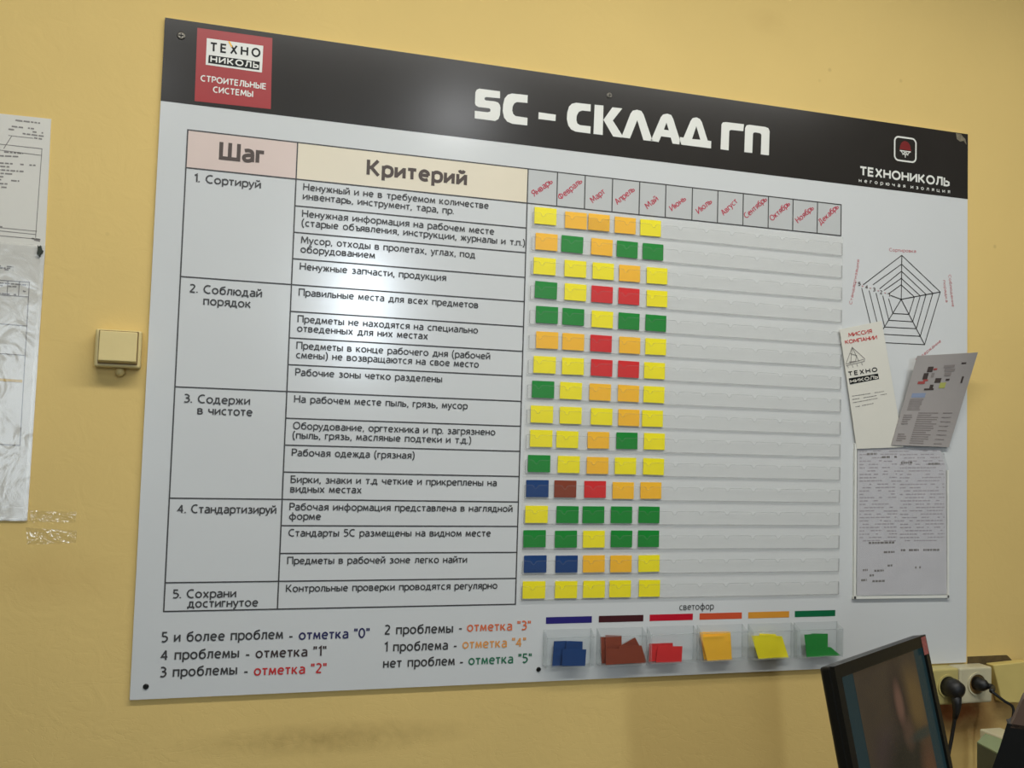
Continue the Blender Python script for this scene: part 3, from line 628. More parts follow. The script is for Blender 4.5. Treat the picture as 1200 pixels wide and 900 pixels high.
# ------------------------------------------------------------------ pocket strips
CARDS = [  # (origin, scale, y-row data) read off the photograph: x,y of card centre and colour
 [(639.3, 253.3, 'Y'), (675, 258.8, 'O'), (701.8, 260.8, 'O'), (732.8, 264.5, 'O'), (762.5, 268, 'Y')],
 [(640.5, 284.5, 'O'), (670.5, 287, 'G'), (705.3, 290, 'O'), (735, 293, 'G'), (765.3, 296, 'G')],
 [(638.3, 312.5, 'Y'), (674.3, 315.3, 'Y'), (707, 318, 'Y'), (738, 321.5, 'O'), (770, 323.8, 'Y')],
 [(639.8, 340, 'G'), (674.3, 342.5, 'Y'), (705.5, 345, 'R'), (737, 347.3, 'R'), (770, 350, 'Y')],
 [(641, 369, 'G'), (671.8, 371.3, 'G'), (705.8, 374.3, 'Y'), (737, 376.5, 'G'), (768.5, 378.8, 'G')],
 [(641.3, 399.3, 'O'), (671.8, 400.8, 'O'), (704.3, 402.8, 'R'), (738, 405, 'O'), (768.5, 406.3, 'Y')],
 [(638.3, 428, 'Y'), (671.5, 429.5, 'Y'), (705, 431.5, 'R'), (736.5, 433.5, 'R'), (767, 435.3, 'Y')],
 [(636.5, 456.5, 'G'), (669, 458.8, 'Y'), (703.3, 460.3, 'O'), (736.5, 461.8, 'O'), (766.3, 463.3, 'Y')],
 [(635, 486.3, 'Y'), (668.8, 487.8, 'Y'), (705, 489, 'Y'), (737, 490, 'O'), (764.7, 490.8, 'Y')],
 [(634.3, 513.8, 'Y'), (664.8, 515, 'Y'), (701.3, 515.8, 'O'), (734.8, 516.5, 'G'), (766.8, 517.3, 'Y')],
 [(631.8, 543.3, 'G'), (666.5, 544.3, 'Y'), (700.3, 545.5, 'O'), (733, 546, 'Y'), (765.8, 546.8, 'Y')],
 [(629.8, 572.5, 'B'), (662.5, 573, 'N'), (697.5, 573.5, 'R'), (730.3, 574.8, 'O'), (762.8, 574.8, 'O')],
 [(628.8, 603, 'Y'), (665, 603.3, 'G'), (695.5, 603.3, 'G'), (728.3, 603.3, 'G'), (760.5, 603.3, 'G')],
 [(626.5, 631.3, 'G'), (663.3, 631.8, 'G'), (696, 631.8, 'Y'), (728.3, 631.5, 'G'), (760, 631.3, 'G')],
 [(627.3, 661, 'B'), (664, 661, 'B'), (696, 660.7, 'O'), (727.7, 660.7, 'O'), (760.7, 660.3, 'Y')],
 [(625.7, 691.3, 'Y'), (663.3, 691, 'Y'), (696, 690.7, 'Y'), (726.7, 690, 'Y'), (761, 689.7, 'Y')]]
zr = [sum(b2(x, y)[1] for x, y, _ in row) / 5 for row in CARDS]
# straight-line fit: the strips are evenly spaced
n = 16; mi = 7.5; mz = sum(zr) / n
sl = sum((i - mi) * (z - mz) for i, z in enumerate(zr)) / sum((i - mi) ** 2 for i in range(n))
ZR = [mz + sl * (i - mi) for i in range(n)]
CW, CH = .0395, .0285
SX0, SX1 = X(.3938) + .010, X(.8066) + .001
for i in range(16):
    zc = ZR[i]; zb = zc - CH / 2 - .0015; zt = zc + .0065; half = -sl / 2
    zu = min(zb + 2 * half - .0045, HB1 - .003); mb = MB(); mb.prism([(SX0 - .004, zb - .003), (SX1 + .003, zb - .003), (SX1 + .003, zu), (SX0 - .004, zu)], -.0010, None); st = mb.build('pocket_strip', 'backing', board)
    # notched clear front sheet
    pts = [(SX0, zb), (SX1, zb), (SX1, zt)]
    for j in range(11, -1, -1):
        cx = X((MU[j] + MU[j + 1]) / 2) + .002
        if cx + .0065 > SX1: cx = SX1 - .012
        pts += [(cx + .0062, zt), (cx + .0048, zt - .0010)]
        pts += [(cx + .0038 * math.cos(a), zt - .0014 - .0044 * math.sin(a)) for a in [math.pi * k / 8 for k in range(9)]]
        pts += [(cx - .0048, zt - .0010), (cx - .0062, zt)]
        if j:
            mx_ = X(MU[j]) + .002; pts += [(mx_ + .001, zt), (mx_ - .001, zt)]
    pts += [(SX0, zt)]
    if pts[-2][0] < SX0: pts[-2] = (SX0 + .0005, zt)
    mb = MB(); mb.prism(pts, -.0042, -.0036); mb.build('pocket_front', 'pocket', st)
    mb = MB(); mb.ribbon(pts[2:], .00045, -.00425); mb.build('pocket_edge', 'rail', st)
    mb = MB(); mb.box(SX0, SX1, -.0045, -.0012, zb - .0012, zb); mb.build('bottom_rail', 'rail', st)
    mb = MB(); mb.box(SX1, SX1 + .0008, -.0042, -.0012, zb, zt); mb.box(SX0 - .0008, SX0, -.0042, -.0012, zb, zt); mb.build('end_wall', 'rail', st)

CN = {'Y': 'yellow', 'O': 'orange', 'G': 'green', 'R': 'red', 'B': 'dark blue', 'N': 'brown'}
MN = ['January', 'February', 'March', 'April', 'May']
ON = ['first', 'second', 'third', 'fourth', 'fifth', 'sixth', 'seventh', 'eighth', 'ninth', 'tenth', 'eleventh', 'twelfth', 'thirteenth', 'fourteenth', 'fifteenth', 'sixteenth']
def card_mesh(mat):
    mb = MB(); mb.prism(rounded(-CW / 2, CW / 2, 0, CH, .0008, 2), -.0004, .0004)
    me = bpy.data.meshes.new('rating_card'); me.from_pydata(mb.v, [], mb.f); me.materials.append(M[mat]); return me
CM = {k: card_mesh(k) for k in 'YOGRBN'}
rc = random.Random(4)
for i, row in enumerate(CARDS):
    for j, (px, py, k) in enumerate(row):
        x, z = b2(px, py, -.0024)
        z = ZR[i] + max(-.0002, min(.0025, z - ZR[i]))
        o = bpy.data.objects.new('rating_card', CM[k]); COL.objects.link(o)
        o.location = (x, -.0024, z - CH / 2); o.rotation_euler = (0, math.radians(rc.uniform(-.7, .7)), 0)
        if i == 0 and j == 2: o.location.y = -.0032; o.location.x += .0
        tag(o, '%s card under %s in the %s pocket row from the top' % (CN[k], MN[j], ON[i]), 'card', 'rating cards standing in the pocket strips')

# ------------------------------------------------------------------ six clear trays and their loose cards
TR = [(638, 694.5), (700.5, 755), (759.5, 815), (818.5, 872.5), (878.5, 930), (932.5, 983.5)]
tz1 = b2(700, 736)[1]; tz0 = b2(700, 777)[1]; TD = -.020
for i, (a, b) in enumerate(TR):
    x0 = b2(a, 760, -.008)[0]; x1 = b2(b, 757, -.008)[0]
    t = MB(); t.box(x0, x1, -.0015, -.0003, tz0, tz1); tr = t.build('card_tray', 'tray', board)
    t = MB(); t.box(x0, x1, TD, TD + .0012, tz0, tz1 - .010); t.build('tray_front', 'tray', tr)
    for nm, xa, xb in (('tray_side', x0, x0 + .0014), ('tray_side', x1 - .0014, x1)):
        t = MB(); t.prism([(0, 0)] * 0 or [(0, 0), (1, 0), (1, 1), (0, 1)], 0, 1) if False else t.add(
            [(xa, TD, tz0), (xb, TD, tz0), (xb, -.0003, tz0), (xa, -.0003, tz0), (xa, TD, tz1 - .010), (xb, TD, tz1 - .010), (xb, -.0003, tz1), (xa, -.0003, tz1)],
            [(0, 3, 2, 1), (4, 5, 6, 7), (0, 1, 5, 4), (1, 2, 6, 5), (2, 3, 7, 6), (3, 0, 4, 7)])
        t.build(nm, 'trayedge', tr)
    t = MB(); t.box(x0, x1, TD, -.0003, tz0 - .0014, tz0); t.build('tray_floor', 'trayedge', tr)
    t = MB(); t.box(x0, x1, TD - .0002, TD + .0014, tz1 - .0112, tz1 - .010); t.build('tray_lip', 'trayedge', tr)
ga = lambda x, y: (620 + x / 6, 690 + y / 6)
gb = lambda x, y: (800 + x / 6, 690 + y / 6)
LOOSE = [
 ('B', -.006, [ga(175, 375), ga(297, 372), ga(292, 545), ga(162, 548)], 'dark blue card upright at the left of the blue tray'),
 ('B', -.010, [ga(262, 372), ga(376, 376), ga(374, 545), ga(250, 545)], 'dark blue card upright at the right of the blue tray'),
 ('B', -.014, [ga(236, 428), ga(402, 431), ga(394, 547), ga(230, 547)], 'dark blue card lying lengthways in front of the blue tray pile'),
 ('N', -.004, [ga(500, 342), ga(600, 342), ga(600, 525), ga(512, 528)], 'brown card at the back of the brown tray, left edge just showing'),
 ('N', -.007, [ga(536, 328), ga(650, 330), ga(652, 520), ga(540, 528)], 'brown card upright and tallest in the brown tray'),
 ('N', -.010, [ga(640, 405), ga(745, 346), ga(812, 470), ga(704, 528)], 'brown card tipped on its corner in the brown tray'),
 ('N', -.013, [ga(630, 402), ga(790, 400), ga(826, 520), ga(640, 530)], 'brown card leaning to the right in the brown tray'),
 ('N', -.016, [ga(538, 425), ga(700, 420), ga(745, 520), ga(540, 535)], 'brown card lying lengthways in front of the brown tray pile'),
 ('R', -.008, [ga(846, 384), ga(1010, 378), ga(1012, 500), ga(842, 510)], 'red card at the back of the red tray'),
 ('R', -.013, [ga(905, 408), ga(1078, 405), ga(1072, 512), ga(892, 518)], 'red card at the front right of the red tray'),
 ('O', -.007, [gb(120, 306), gb(335, 303), gb(345, 492), gb(150, 498)], 'amber card at the back of the amber tray'),
 ('O', -.013, [gb(130, 340), gb(290, 332), gb(348, 497), gb(172, 508)], 'amber card leaning to the left at the front of the amber tray'),
 ('Y', -.006, [gb(540, 318), gb(655, 322), gb(668, 480), gb(548, 485)], 'yellow card upright at the back of the yellow tray'),
 ('Y', -.010, [gb(560, 330), gb(698, 342), gb(744, 490), gb(600, 492)], 'yellow card leaning at the right of the yellow tray'),
 ('Y', -.014, [gb(484, 334), gb(630, 328), gb(690, 484), gb(532, 494)], 'yellow card leaning to the left at the front of the yellow tray'),
 ('G', -.006, [gb(905, 328), gb(1020, 330), gb(1018, 485), gb(900, 485)], 'green card upright at the back of the green tray'),
 ('G', -.010, [gb(990, 420), gb(1040, 424), gb(1112, 484), gb(900, 490)], 'green card slid down flat at the right of the green tray'),
 ('G', -.014, [gb(855, 332), gb(935, 330), gb(985, 488), gb(872, 492)], 'bright green card leaning at the front of the green tray'),
]
for k, Y_, q, lab in LOOSE:
    pts = [b2(x, y, Y_) for x, y in q]
    zmin = min(p[1] for p in pts); dz = (tz0 + .0003) - zmin
    pts = [(p[0], p[1] + dz * .6) for p in pts]
    cx = sum(p[0] for p in pts) / 4; cz = min(p[1] for p in pts)
    mb = MB(); mb.prism([(p[0] - cx, p[1] - cz) for p in pts][::-1], -.0004, .0004)
    o = mb.build('spare_card', k); o.location = (cx, Y_, cz)
    tag(o, lab, 'card', 'spare cards in the clear trays')

# ================================================================== PAPERS ON THE BOARD
def dashes(mb, a, b, hw, Y, rnd, dens=.82, step=.0045):
    a = Vector(a); b = Vector(b); L = (b - a).length; d = (b - a) / L; x = 0
    while x < L:
        w_ = min(rnd.uniform(.4, 1.6) * step, L - x)
        if rnd.random() < dens and w_ > .0005: mb.ribbon([a + d * x, a + d * (x + w_)], hw, Y)
        x += w_ + step * .22
rnd = random.Random(11)
# leaflet with the company mission
p = b2(1031, 522)
lf = thing('leaflet', (p[0], -.006, p[1]), 'narrow ivory leaflet with red heading tucked into the sleeve at the right of the board', 'leaflet')
def L1(x, y): return b2(970 + x / 5.622, 370 + y / 5.625, -.0062)
def curve_sheet(name, quad, mat, parent, yf, nx=8, ny=14, th=.0004, px=True):
    """sheet over a pixel quad TL,TR,BR,BL; yf(s,t) gives its distance from the board"""
    vs = []; fs = []
    for j in range(ny + 1):
        for i in range(nx + 1):
            s_, t_ = i / nx, j / ny
            x = (quad[0][0] * (1 - s_) + quad[1][0] * s_) * (1 - t_) + (quad[3][0] * (1 - s_) + quad[2][0] * s_) * t_
            y = (quad[0][1] * (1 - s_) + quad[1][1] * s_) * (1 - t_) + (quad[3][1] * (1 - s_) + quad[2][1] * s_) * t_
            vs.append(at(x, y, yf(s_, t_)))
    for j in range(ny):
        for i in range(nx):
            a = j * (nx + 1) + i; fs.append((a, a + nx + 1, a + nx + 2, a + 1))
    o = mk(name, vs, fs, mat, parent, smooth=False)
    if th:
        md = o.modifiers.new('thickness', 'SOLIDIFY'); md.thickness = th; md.offset = -1
    return o
curve_sheet('sheet', [(984, 386), (1033.2, 376), (1059, 524), (1004, 526)], 'leaflet', lf, lambda s_, t_: -.006, th=.0005)
LY = -.0066
text('МИССИЯ', L1(137, 139), L1(292, 113), .0070, 'mark2', lf, Y=LY, hw=.8, gap=1.8)
text('КОМПАНИИ', L1(115, 187), L1(326, 153), .0070, 'mark2', lf, Y=LY, hw=.8, gap=1.8)
text('ТЕХНО', L1(135, 397), L1(328, 366), .0075, 'black_tile', lf, Y=LY, hw=.95, gap=4.2)
pxp = lambda P: [L1(*p) for p in P]
mb = MB(); mb.prism(pxp([(138, 413), (331, 381), (337, 416), (146, 453)]), LY, None); mb.build('emblem_strip', 'black_tile', lf)
text('НИКОЛЬ', L1(148, 444), L1(331, 411), .0056, 'leaflet', lf, Y=LY - .0003, hw=.85, gap=2.2)
mb = MB()
for seg in ([(118, 322), (160, 208), (242, 282), (240, 300)], [(120, 330), (242, 300)], [(124, 318), (235, 288)], [(160, 208), (150, 318)], [(160, 208), (205, 300)], [(150, 250), (190, 262), (182, 300), (140, 305)],
            [(130, 330), (135, 345)], [(160, 325), (166, 342)], [(190, 318), (196, 334)], [(222, 310), (228, 326)]):
    mb.ribbon([L1(*p) for p in seg], .0006, LY)
mb.build('house_drawing', 'faint_grey', lf)
mb = MB()
for a, b in (((160, 530), (388, 495)), ((162, 552), (388, 515)), ((165, 573), (330, 543)), ((168, 604), (300, 577))): dashes(mb, L1(*a), L1(*b), .0006, LY, rnd)
mb.build('fine_print', 'faint_grey', lf)

# grey curled leaflet
p = b2(1078, 522)
gl_ = thing('leaflet', (p[0], -.006, p[1]), 'grey printed leaflet curling away from the right edge of the board', 'leaflet')
GQ = [(1075, 417), (1146, 413), (1112, 524), (1044.5, 521.5)]
def gyf(s_, t_): return -.0075 - (1 - t_) ** 2 * (.016 + .022 * s_ ** 1.5) - .002 * math.sin(3.1 * s_) 
curve_sheet('sheet', GQ, 'grey_leaflet', gl_, gyf, nx=24, ny=32)
def gpt(s_, t_, e=.0006):
    x = (GQ[0][0] * (1 - s_) + GQ[1][0] * s_) * (1 - t_) + (GQ[3][0] * (1 - s_) + GQ[2][0] * s_) * t_
    y = (GQ[0][1] * (1 - s_) + GQ[1][1] * s_) * (1 - t_) + (GQ[3][1] * (1 - s_) + GQ[2][1] * s_) * t_
    return at(x, y, gyf(s_, t_) - e)
def gpatch(mb, s0, s1, t0, t1, sk=0):
    mb.add([gpt(s0, t0), gpt(s0 + sk, t1), gpt(s1 + sk, t1), gpt(s1, t0)], [(0, 1, 2, 3)])
for m_, rects in (('i_dark', [(.24, .33, .13, .19), (.42, .52, .26, .31), (.20, .28, .20, .27), (.60, .66, .27, .29), (.78, .86, .10, .115), (.86, .89, .25, .32), (.28, .44, .37, .39), (.36, .42, .33, .37)]),
                  ('i_red', [(.14, .26, .29, .32), (.22, .30, .27, .29), (.34, .40, .15, .17)]), ('i_lime', [(.52, .62, .31, .37)]), ('i_blue', [(.10, .33, .42, .47)]),
                  ('i_grey', [(.50, .68, .12, .15), (.53, .70, .16, .19), (.55, .66, .20, .24), (.33, .38, .20, .25)])):
    mb = MB()
    for r_ in rects: gpatch(mb, *r_)
    mb.build('printed_picture', m_, gl_)
mb = MB()
for k in range(7): gpatch(mb, .09, .32 + rnd.uniform(-.03, 0), .485 + k * .019, .494 + k * .019)
for k in range(15):
    t0 = .635 + k * .0235
    gpatch(mb, .30, .62 + rnd.uniform(-.12, .05), t0, t0 + .011)
    if k % 2 == 0: gpatch(mb, .72, .90 - rnd.uniform(0, .08), t0, t0 + .008)
    if k in (1, 2, 3, 4, 5, 10, 11, 12, 13): gpatch(mb, .06, .18 + rnd.uniform(-.02, .04), t0, t0 + .012)
mb.build('fine_print', 'i_grey', gl_)

# sleeved sheet
p = b2(1055, 701)
sv = thing('document_sleeve', (p[0], -.002, p[1]), 'clear plastic sleeve holding a printed sheet at the lower right of the board', 'document sleeve')
S1 = lambda x, y, Y=-.003: b2(980 + x / 4.5, 510 + y / 4.5, Y)
mb = MB(); mb.prism([S1(*p) for p in [(108, 845), (582, 838), (578, 165), (545, 70), (112, 58)]], -.003, -.0024); mb.build('paper', 'paper2', sv)
mb = MB()
for k in range(33):
    y = 85 + k * 17.5
    if y < 560:
        segs = [(122, 320), (335, 570)] if k % 3 else [(122, 240), (250, 560)]
        for a, b in segs: dashes(mb, S1(a, y), S1(b, y - 3), .0011, -.0032, rnd, dens=.7, step=.007)
mb.build('fine_print', 'pale_ink', sv)
mb = MB()
for a, b, y in ((240, 318, 116), (160, 215, 100), (340, 400, 146), (485, 545, 152), (170, 305, 568), (250, 315, 617), (340, 550, 606), (270, 295, 688), (415, 445, 698), (140, 165, 712), (200, 250, 715), (175, 200, 740), (130, 160, 765), (190, 255, 770)):
    dashes(mb, S1(a, y), S1(b, y - 2), .0019, -.0033, rnd, dens=.9, step=.006)
mb.build('dark_print', 'faint_grey', sv)
mb = MB(); mb.prism([S1(*p, -.0045) for p in [(88, 862), (594, 858), (592, 180), (560, 68), (95, 40)]], -.0046, -.0043); mb.build('clear_cover', 'sleeve', sv)
rimp = [[(86, 863), (88, 862), (96, 40), (108, 40), (104, 848), (86, 863)], [(88, 864), (594, 858), (592, 838), (104, 848)], [(594, 860), (582, 845), (582, 180), (592, 180)]]
mb = MB()
for a, b, w_ in (((95, 862), (100, 42), .0022), ((86, 856), (594, 850), .0024), ((587, 860), (586, 185), .0018)):
    A = Vector(S1(*a)); Bq = Vector(S1(*b)); d = (Bq - A).normalized(); nn = Vector((-d.y, d.x)) * w_
    mb.prism([tuple(A - nn), tuple(Bq - nn), tuple(Bq + nn), tuple(A + nn)], -.0052, -.0002)
mb.build('rim', 'white', sv)

# ================================================================== PAPERS ON THE LEFT WALL
def wb(px, py, Y=WY - .001): return b2(px, py, Y)
c_ = wb(60, 139.5); d_ = wb(52.5, 298)
def sheet_frame(tr_, br_, width):
    a = Vector(tr_); b = Vector(br_); v = (b - a); n_ = Vector((v.y, -v.x)).normalized()   # to the left
    if n_.x > 0: n_ = -n_
    return [a, b, b + n_ * width, a + n_ * width]
q = sheet_frame(c_, d_, .21)
u1 = thing('wall_notice', (q[1].x - .1, WY, q[1].y), 'upper printed notice sheet taped to the wall at the left edge', 'notice')
mb = MB(); mb.prism([tuple(p) for p in q][::-1], WY - .0016, WY); mb.build('sheet', 'paper', u1)
Wz = lambda x, y: wb(x / 4.5, 120 + y / 4.5)
mb = MB()
for a, b in (((40, 90), (212, 110)), ((62, 127), (180, 140)), ((45, 142), (228, 162)), ((120, 165), (250, 182)), ((180, 188), (228, 195)), ((22, 262), (122, 270)), ((-40, 280), (97, 287)), ((-60, 316), (188, 333)), ((-60, 334), (50, 341)),
             ((-60, 352), (132, 366)), ((-60, 370), (70, 379)), ((-60, 388), (30, 394)), ((-60, 403), (102, 416)), ((-60, 425), (40, 431)), ((-60, 443), (35, 449)), ((-60, 650), (25, 658)), ((180, 725), (212, 733)), ((168, 718), (214, 724))):
    dashes(mb, Wz(*a), Wz(*b), .0011, WY - .0019, rnd, step=.006)
mb.build('fine_print', 'faint_grey', u1)
mb = MB()
for seg in ([(-80, 212), (222, 245), (188, 715)], [(-80, 242), (218, 280)], [(-60, 655), (195, 680)], [(-60, 672), (190, 697)], [(-60, 698), (210, 722)], [(62, 178), (20, 245)], [(45, 175), (175, 190)]):
    mb.ribbon([Wz(*p) for p in seg], .0005, WY - .0019)
mb.build('ruled_frame', 'faint_grey', u1)
q2 = sheet_frame(wb(53, 290, WY - .003), wb(31.5, 610, WY - .003), .23)
u2 = thing('wall_notice', (q2[1].x - .1, WY, q2[1].y), 'lower notice in a long glossy clear sleeve at the left edge', 'notice')
mb = MB(); mb.prism([tuple(p) for p in q2][::-1], WY - .0032, WY - .0020); mb.build('sheet', 'paper', u2)
V2 = lambda x, y: wb(x / 2.9, 310 + y / 2.903, WY - .0033)
mb = MB()
for a, b in (((-40, 2), (45, 8)), ((-40, 9), (45, 14)), ((15, 17), (45, 20)), ((-30, 60), (95, 70)), ((-30, 68), (60, 76)), ((-30, 96), (60, 103)), ((78, 90), (88, 92))): dashes(mb, V2(*a), V2(*b), .0010, WY - .0036, rnd, step=.005)
mb.build('fine_print', 'faint_grey', u2)
mb = MB()
for seg in ([(-80, 48), (100, 60), (68, 615), (-90, 607)], [(-80, 98), (97, 110)], [(-80, 195), (90, 209)], [(-80, 297), (83, 309)], [(27, 56), (24, 104)], [(66, 58), (63, 107)]):
    mb.ribbon([V2(*p) for p in seg], .0006, WY - .0036)
mb.build('ruled_frame', 'faint_grey', u2)
mb = MB(); mb.ribbon([V2(-80, 386), V2(76, 397)], .0020, WY - .0036); mb.build('ochre_stripe', 'gold', u2)
q3 = [Vector(wb(53.5, 288, WY - .0045)), Vector(wb(32.3, 611, WY - .0045))]; q3 = sheet_frame(q3[0], q3[1], .232)
mb = MB(); mb.prism([tuple(p) for p in q3][::-1], WY - .0048, WY - .0045); mb.build('clear_cover', 'sleeve', u2)
mb = MB()
for a in [0]:
    A = q3[0]; Bq = q3[1]
    mb.ribbon([A + Vector((-.004, 0)), Bq + Vector((-.004, 0))], .0018, WY - .0050); mb.ribbon([Bq + Vector((0, .004)), Bq + Vector((-.23, .004))], .0010, WY - .0050)
    a_ = wb(0, 594, WY - .005); b_ = wb(32, 595, WY - .005); mb.ribbon([a_, b_], .0006, WY - .005)
mb.build('seam', 'backing', u2)
# dark putty blob with the tape between the sheets
p = at(46.5, 294, WY - .006)
mb = MB(); mb.prism([(p.x + .0035 * math.cos(a) * (1 + .3 * math.sin(3 * a + 2)), p.z + .0075 * math.sin(a) * (1 + .25 * math.cos(5 * a + 1))) for a in [2 * math.pi * k / 14 for k in range(14)]], WY - .0075, WY - .0049)
o = mb.build('putty_blob', 'putty', bevel=.0008); tag(o, 'small dark blob of putty between the two notices at the left edge', 'putty')
# clear tape remnants on the wall
def tape(name, pts, label):
    P = [at(x, y, WY) for x, y in pts]; vs = []; fs = []
    n_ = 6
    for j in range(n_ + 1):
        for i in range(n_ + 1):
            s_, t_ = i / n_, j / n_
            v = (P[0] * (1 - s_) + P[1] * s_) * (1 - t_) + (P[3] * (1 - s_) + P[2] * s_) * t_
            vs.append((v.x, WY - .0004 - .0016 * abs(math.sin(7 * s_ + 5 * t_ * s_)) * rnd.uniform(.4, 1), v.z))
    for j in range(n_):
        for i in range(n_):
            a = j * (n_ + 1) + i; fs.append((a, a + n_ + 1, a + n_ + 2, a + 1))
    o = mk(name, vs, fs, 'tape'); return tag(o, label, 'tape', 'old clear tape left on the wall')
tape('clear_tape', [(34, 598), (90, 600), (88, 612), (34, 612)], 'upper scrap of wrinkled clear tape at the corner of the lower left notice')
tape('clear_tape', [(30, 618), (90, 622), (89, 636), (32, 638)], 'lower scrap of wrinkled clear tape below the lower left notice')

# ================================================================== WALL SWITCH
a = at(112.2, 385, WY - .02); b = at(164.2, 432, WY - .02)
sw = thing('light_switch', ((a.x + b.x) / 2, WY, b.z), 'square cream surface-mounted light switch left of the board', 'switch')
mb = MB(); mb.box(a.x, b.x, WY - .022, WY, b.z, a.z); mb.build('base', 'switch', sw, bevel=.003)
ka = at(117, 387.3, WY - .026); kb = at(159.6, 427, WY - .026)
mb = MB(); mb.box(ka.x - .0012, kb.x + .0012, WY - .0226, WY - .0215, kb.z - .0012, ka.z + .0012); mb.build('key_gap', 'switch_gap', sw)
mb = MB(); mb.add([(ka.x, WY - .029, ka.z), (kb.x, WY - .029, ka.z), (kb.x, WY - .033, kb.z + .003), (ka.x, WY - .033, kb.z + .003), (ka.x, WY - .02, ka.z), (kb.x, WY - .02, ka.z), (kb.x, WY - .02, kb.z), (ka.x, WY - .02, kb.z)],
                  [(0, 3, 2, 1), (4, 5, 6, 7), (0, 1, 5, 4), (3, 7, 6, 2), (0, 4, 7, 3), (1, 2, 6, 5)])
mb.build('key', 'switch', sw, bevel=.0015)
p = at(140.7, 436, WY - .008)
mb = MB(); mb.tube([(p.x, WY, p.z), (p.x, WY - .010, p.z), (p.x, WY - .014, p.z), (p.x, WY - .016, p.z)], [.0068, .0068, .005, .002], 18); mb.build('cable_entry', 'switch', sw, smooth=True)

# ================================================================== SOCKETS, PLUGS, PLATE, SLOT
SY = WY - .034
a = at(1084, 785, SY); b = at(1163, 823, SY)
so = thing('double_socket', ((a.x + b.x) / 2, WY, b.z), 'ivory double wall socket block below the right corner of the board', 'socket')
mb = MB(); xm = at(1124.5, 800, SY).x
mb.box(a.x, xm - .0006, SY, WY, b.z, a.z); mb.build('body', 'socket', so, bevel=.004)
mb = MB(); mb.box(xm + .0006, b.x, SY, WY, b.z, a.z); mb.build('body', 'socket_w', so, bevel=.004)
t_ = at(1124, 778.5, WY)
mb = MB(); mb.box(a.x - .003, b.x + .004, WY - .006, WY, b.z - .004, t_.z); mb.build('mounting_plate', 'socket', so, bevel=.002)
def ring(cx, cz, r0, r1, y0, y1, seg=28):
    mb = MB(); vs = []; fs = []
    for k in range(seg):
        c0, s0 = math.cos(2 * math.pi * k / seg), math.sin(2 * math.pi * k / seg)
        vs += [(cx + r1 * c0, y1, cz + r1 * s0), (cx + r1 * c0, y0, cz + r1 * s0), (cx + r0 * c0, y0, cz + r0 * s0), (cx + r0 * c0, y1, cz + r0 * s0)]
    for k in range(seg):
        j = (k + 1) % seg
        for i in range(4): fs.append((k * 4 + i, k * 4 + (i + 1) % 4, j * 4 + (i + 1) % 4, j * 4 + i))
    mb.add(vs, fs); return mb
s1 = at(1110, 804, SY); s2 = at(1144.5, 801.5, SY)
for s_c, m_ in ((s1, 'socket'), (s2, 'socket_w')):
    mb = ring(s_c.x, s_c.z, .0185, .0215, SY - .003, SY + .001); mb.build('socket_ring', m_, so, smooth=False)
mb = MB(); mb.tube([(s2.x, SY + .0005, s2.z), (s2.x, SY - .0006, s2.z)], .0185, 28); mb.build('socket_well', 'switch_gap', so)
# plugs
pg = thing('power_plug', (s1.x, SY, s1.z), 'big black round plug with its cable hanging straight down in the left socket', 'plug')
mb = MB(); c = Vector((s1.x, SY - .0008, s1.z)); mb.tube([c, c + Vector((0, -.018, 0)), c + Vector((0, -.030, -.001)), c + Vector((0, -.036, -.002))], [.0175, .0175, .0145, .006], 24); mb.build('plug_body', 'rubber', pg, smooth=True)
mb = MB(); c2 = c + Vector((0, -.022, -.010)); mb.tube([c2, c2 + Vector((0, -.002, -.016)), c2 + Vector((0, -.001, -.032)), c2 + Vector((-.001, .002, -.044))], [.0095, .0085, .006, .0045], 16); mb.build('strain_relief', 'rubber', pg, smooth=True)
c3 = c2 + Vector((-.001, .002, -.044))
path = smooth([c3, c3 + Vector((-.002, .004, -.03)), c3 + Vector((-.012, .006, -.08)), c3 + Vector((-.03, .01, -.16)), Vector((c3.x - .03, -.04, .752))], 6)
mb = MB(); mb.tube(path, .0034, 8); mb.build('cable', 'rubber', pg, smooth=True)
p2 = thing('power_plug', (s2.x, SY, s2.z), 'small black plug with its cable running right in the right socket', 'plug')
c = Vector((s2.x - .001, SY - .0008, s2.z + .002)); mb = MB(); mb.tube([c, c + Vector((0, -.012, 0)), c + Vector((.002, -.020, 0)), c + Vector((.006, -.024, -.001))], [.0125, .0125, .010, .005], 20); mb.build('plug_body', 'rubber', p2, smooth=True)
e1 = at(1162, 810, -.075); e2 = at(1176, 821, -.085); e3 = at(1187, 829, -.09); e4 = at(1186, 845, -.09); e5 = at(1180, 868, -.085)
mb = MB(); mb.tube(smooth([c + Vector((.002, -.020, 0)), c + Vector((.012, -.027, -.002)), e1], 4), [.0055] * 4 + [.0048] * 4 + [.0042], 12); mb.build('strain_relief', 'rubber', p2, smooth=True)
mb = MB(); mb.tube(smooth([e1, e2, e3, e4, e5, Vector((e5.x, -.09, .80)), Vector((e5.x - .02, -.09, .753))], 6), .0026, 8); mb.build('cable', 'rubber', p2, smooth=True)
# dark slot, drawn as a flat dark strip on the wall
a = at(1133.5, 769.5, WY); b = at(1181, 777.5, WY); c9 = at(1189, 777.5, WY)
mb = MB(); mb.prism([(a.x, b.z), (c9.x, b.z), (b.x, a.z - .002), (b.x - .004, a.z), (a.x, a.z)], WY - .0008, WY + .004)
tag(mb.build('dark_strip', 'slot'), 'dark strip on the wall just above the sockets', 'gap')
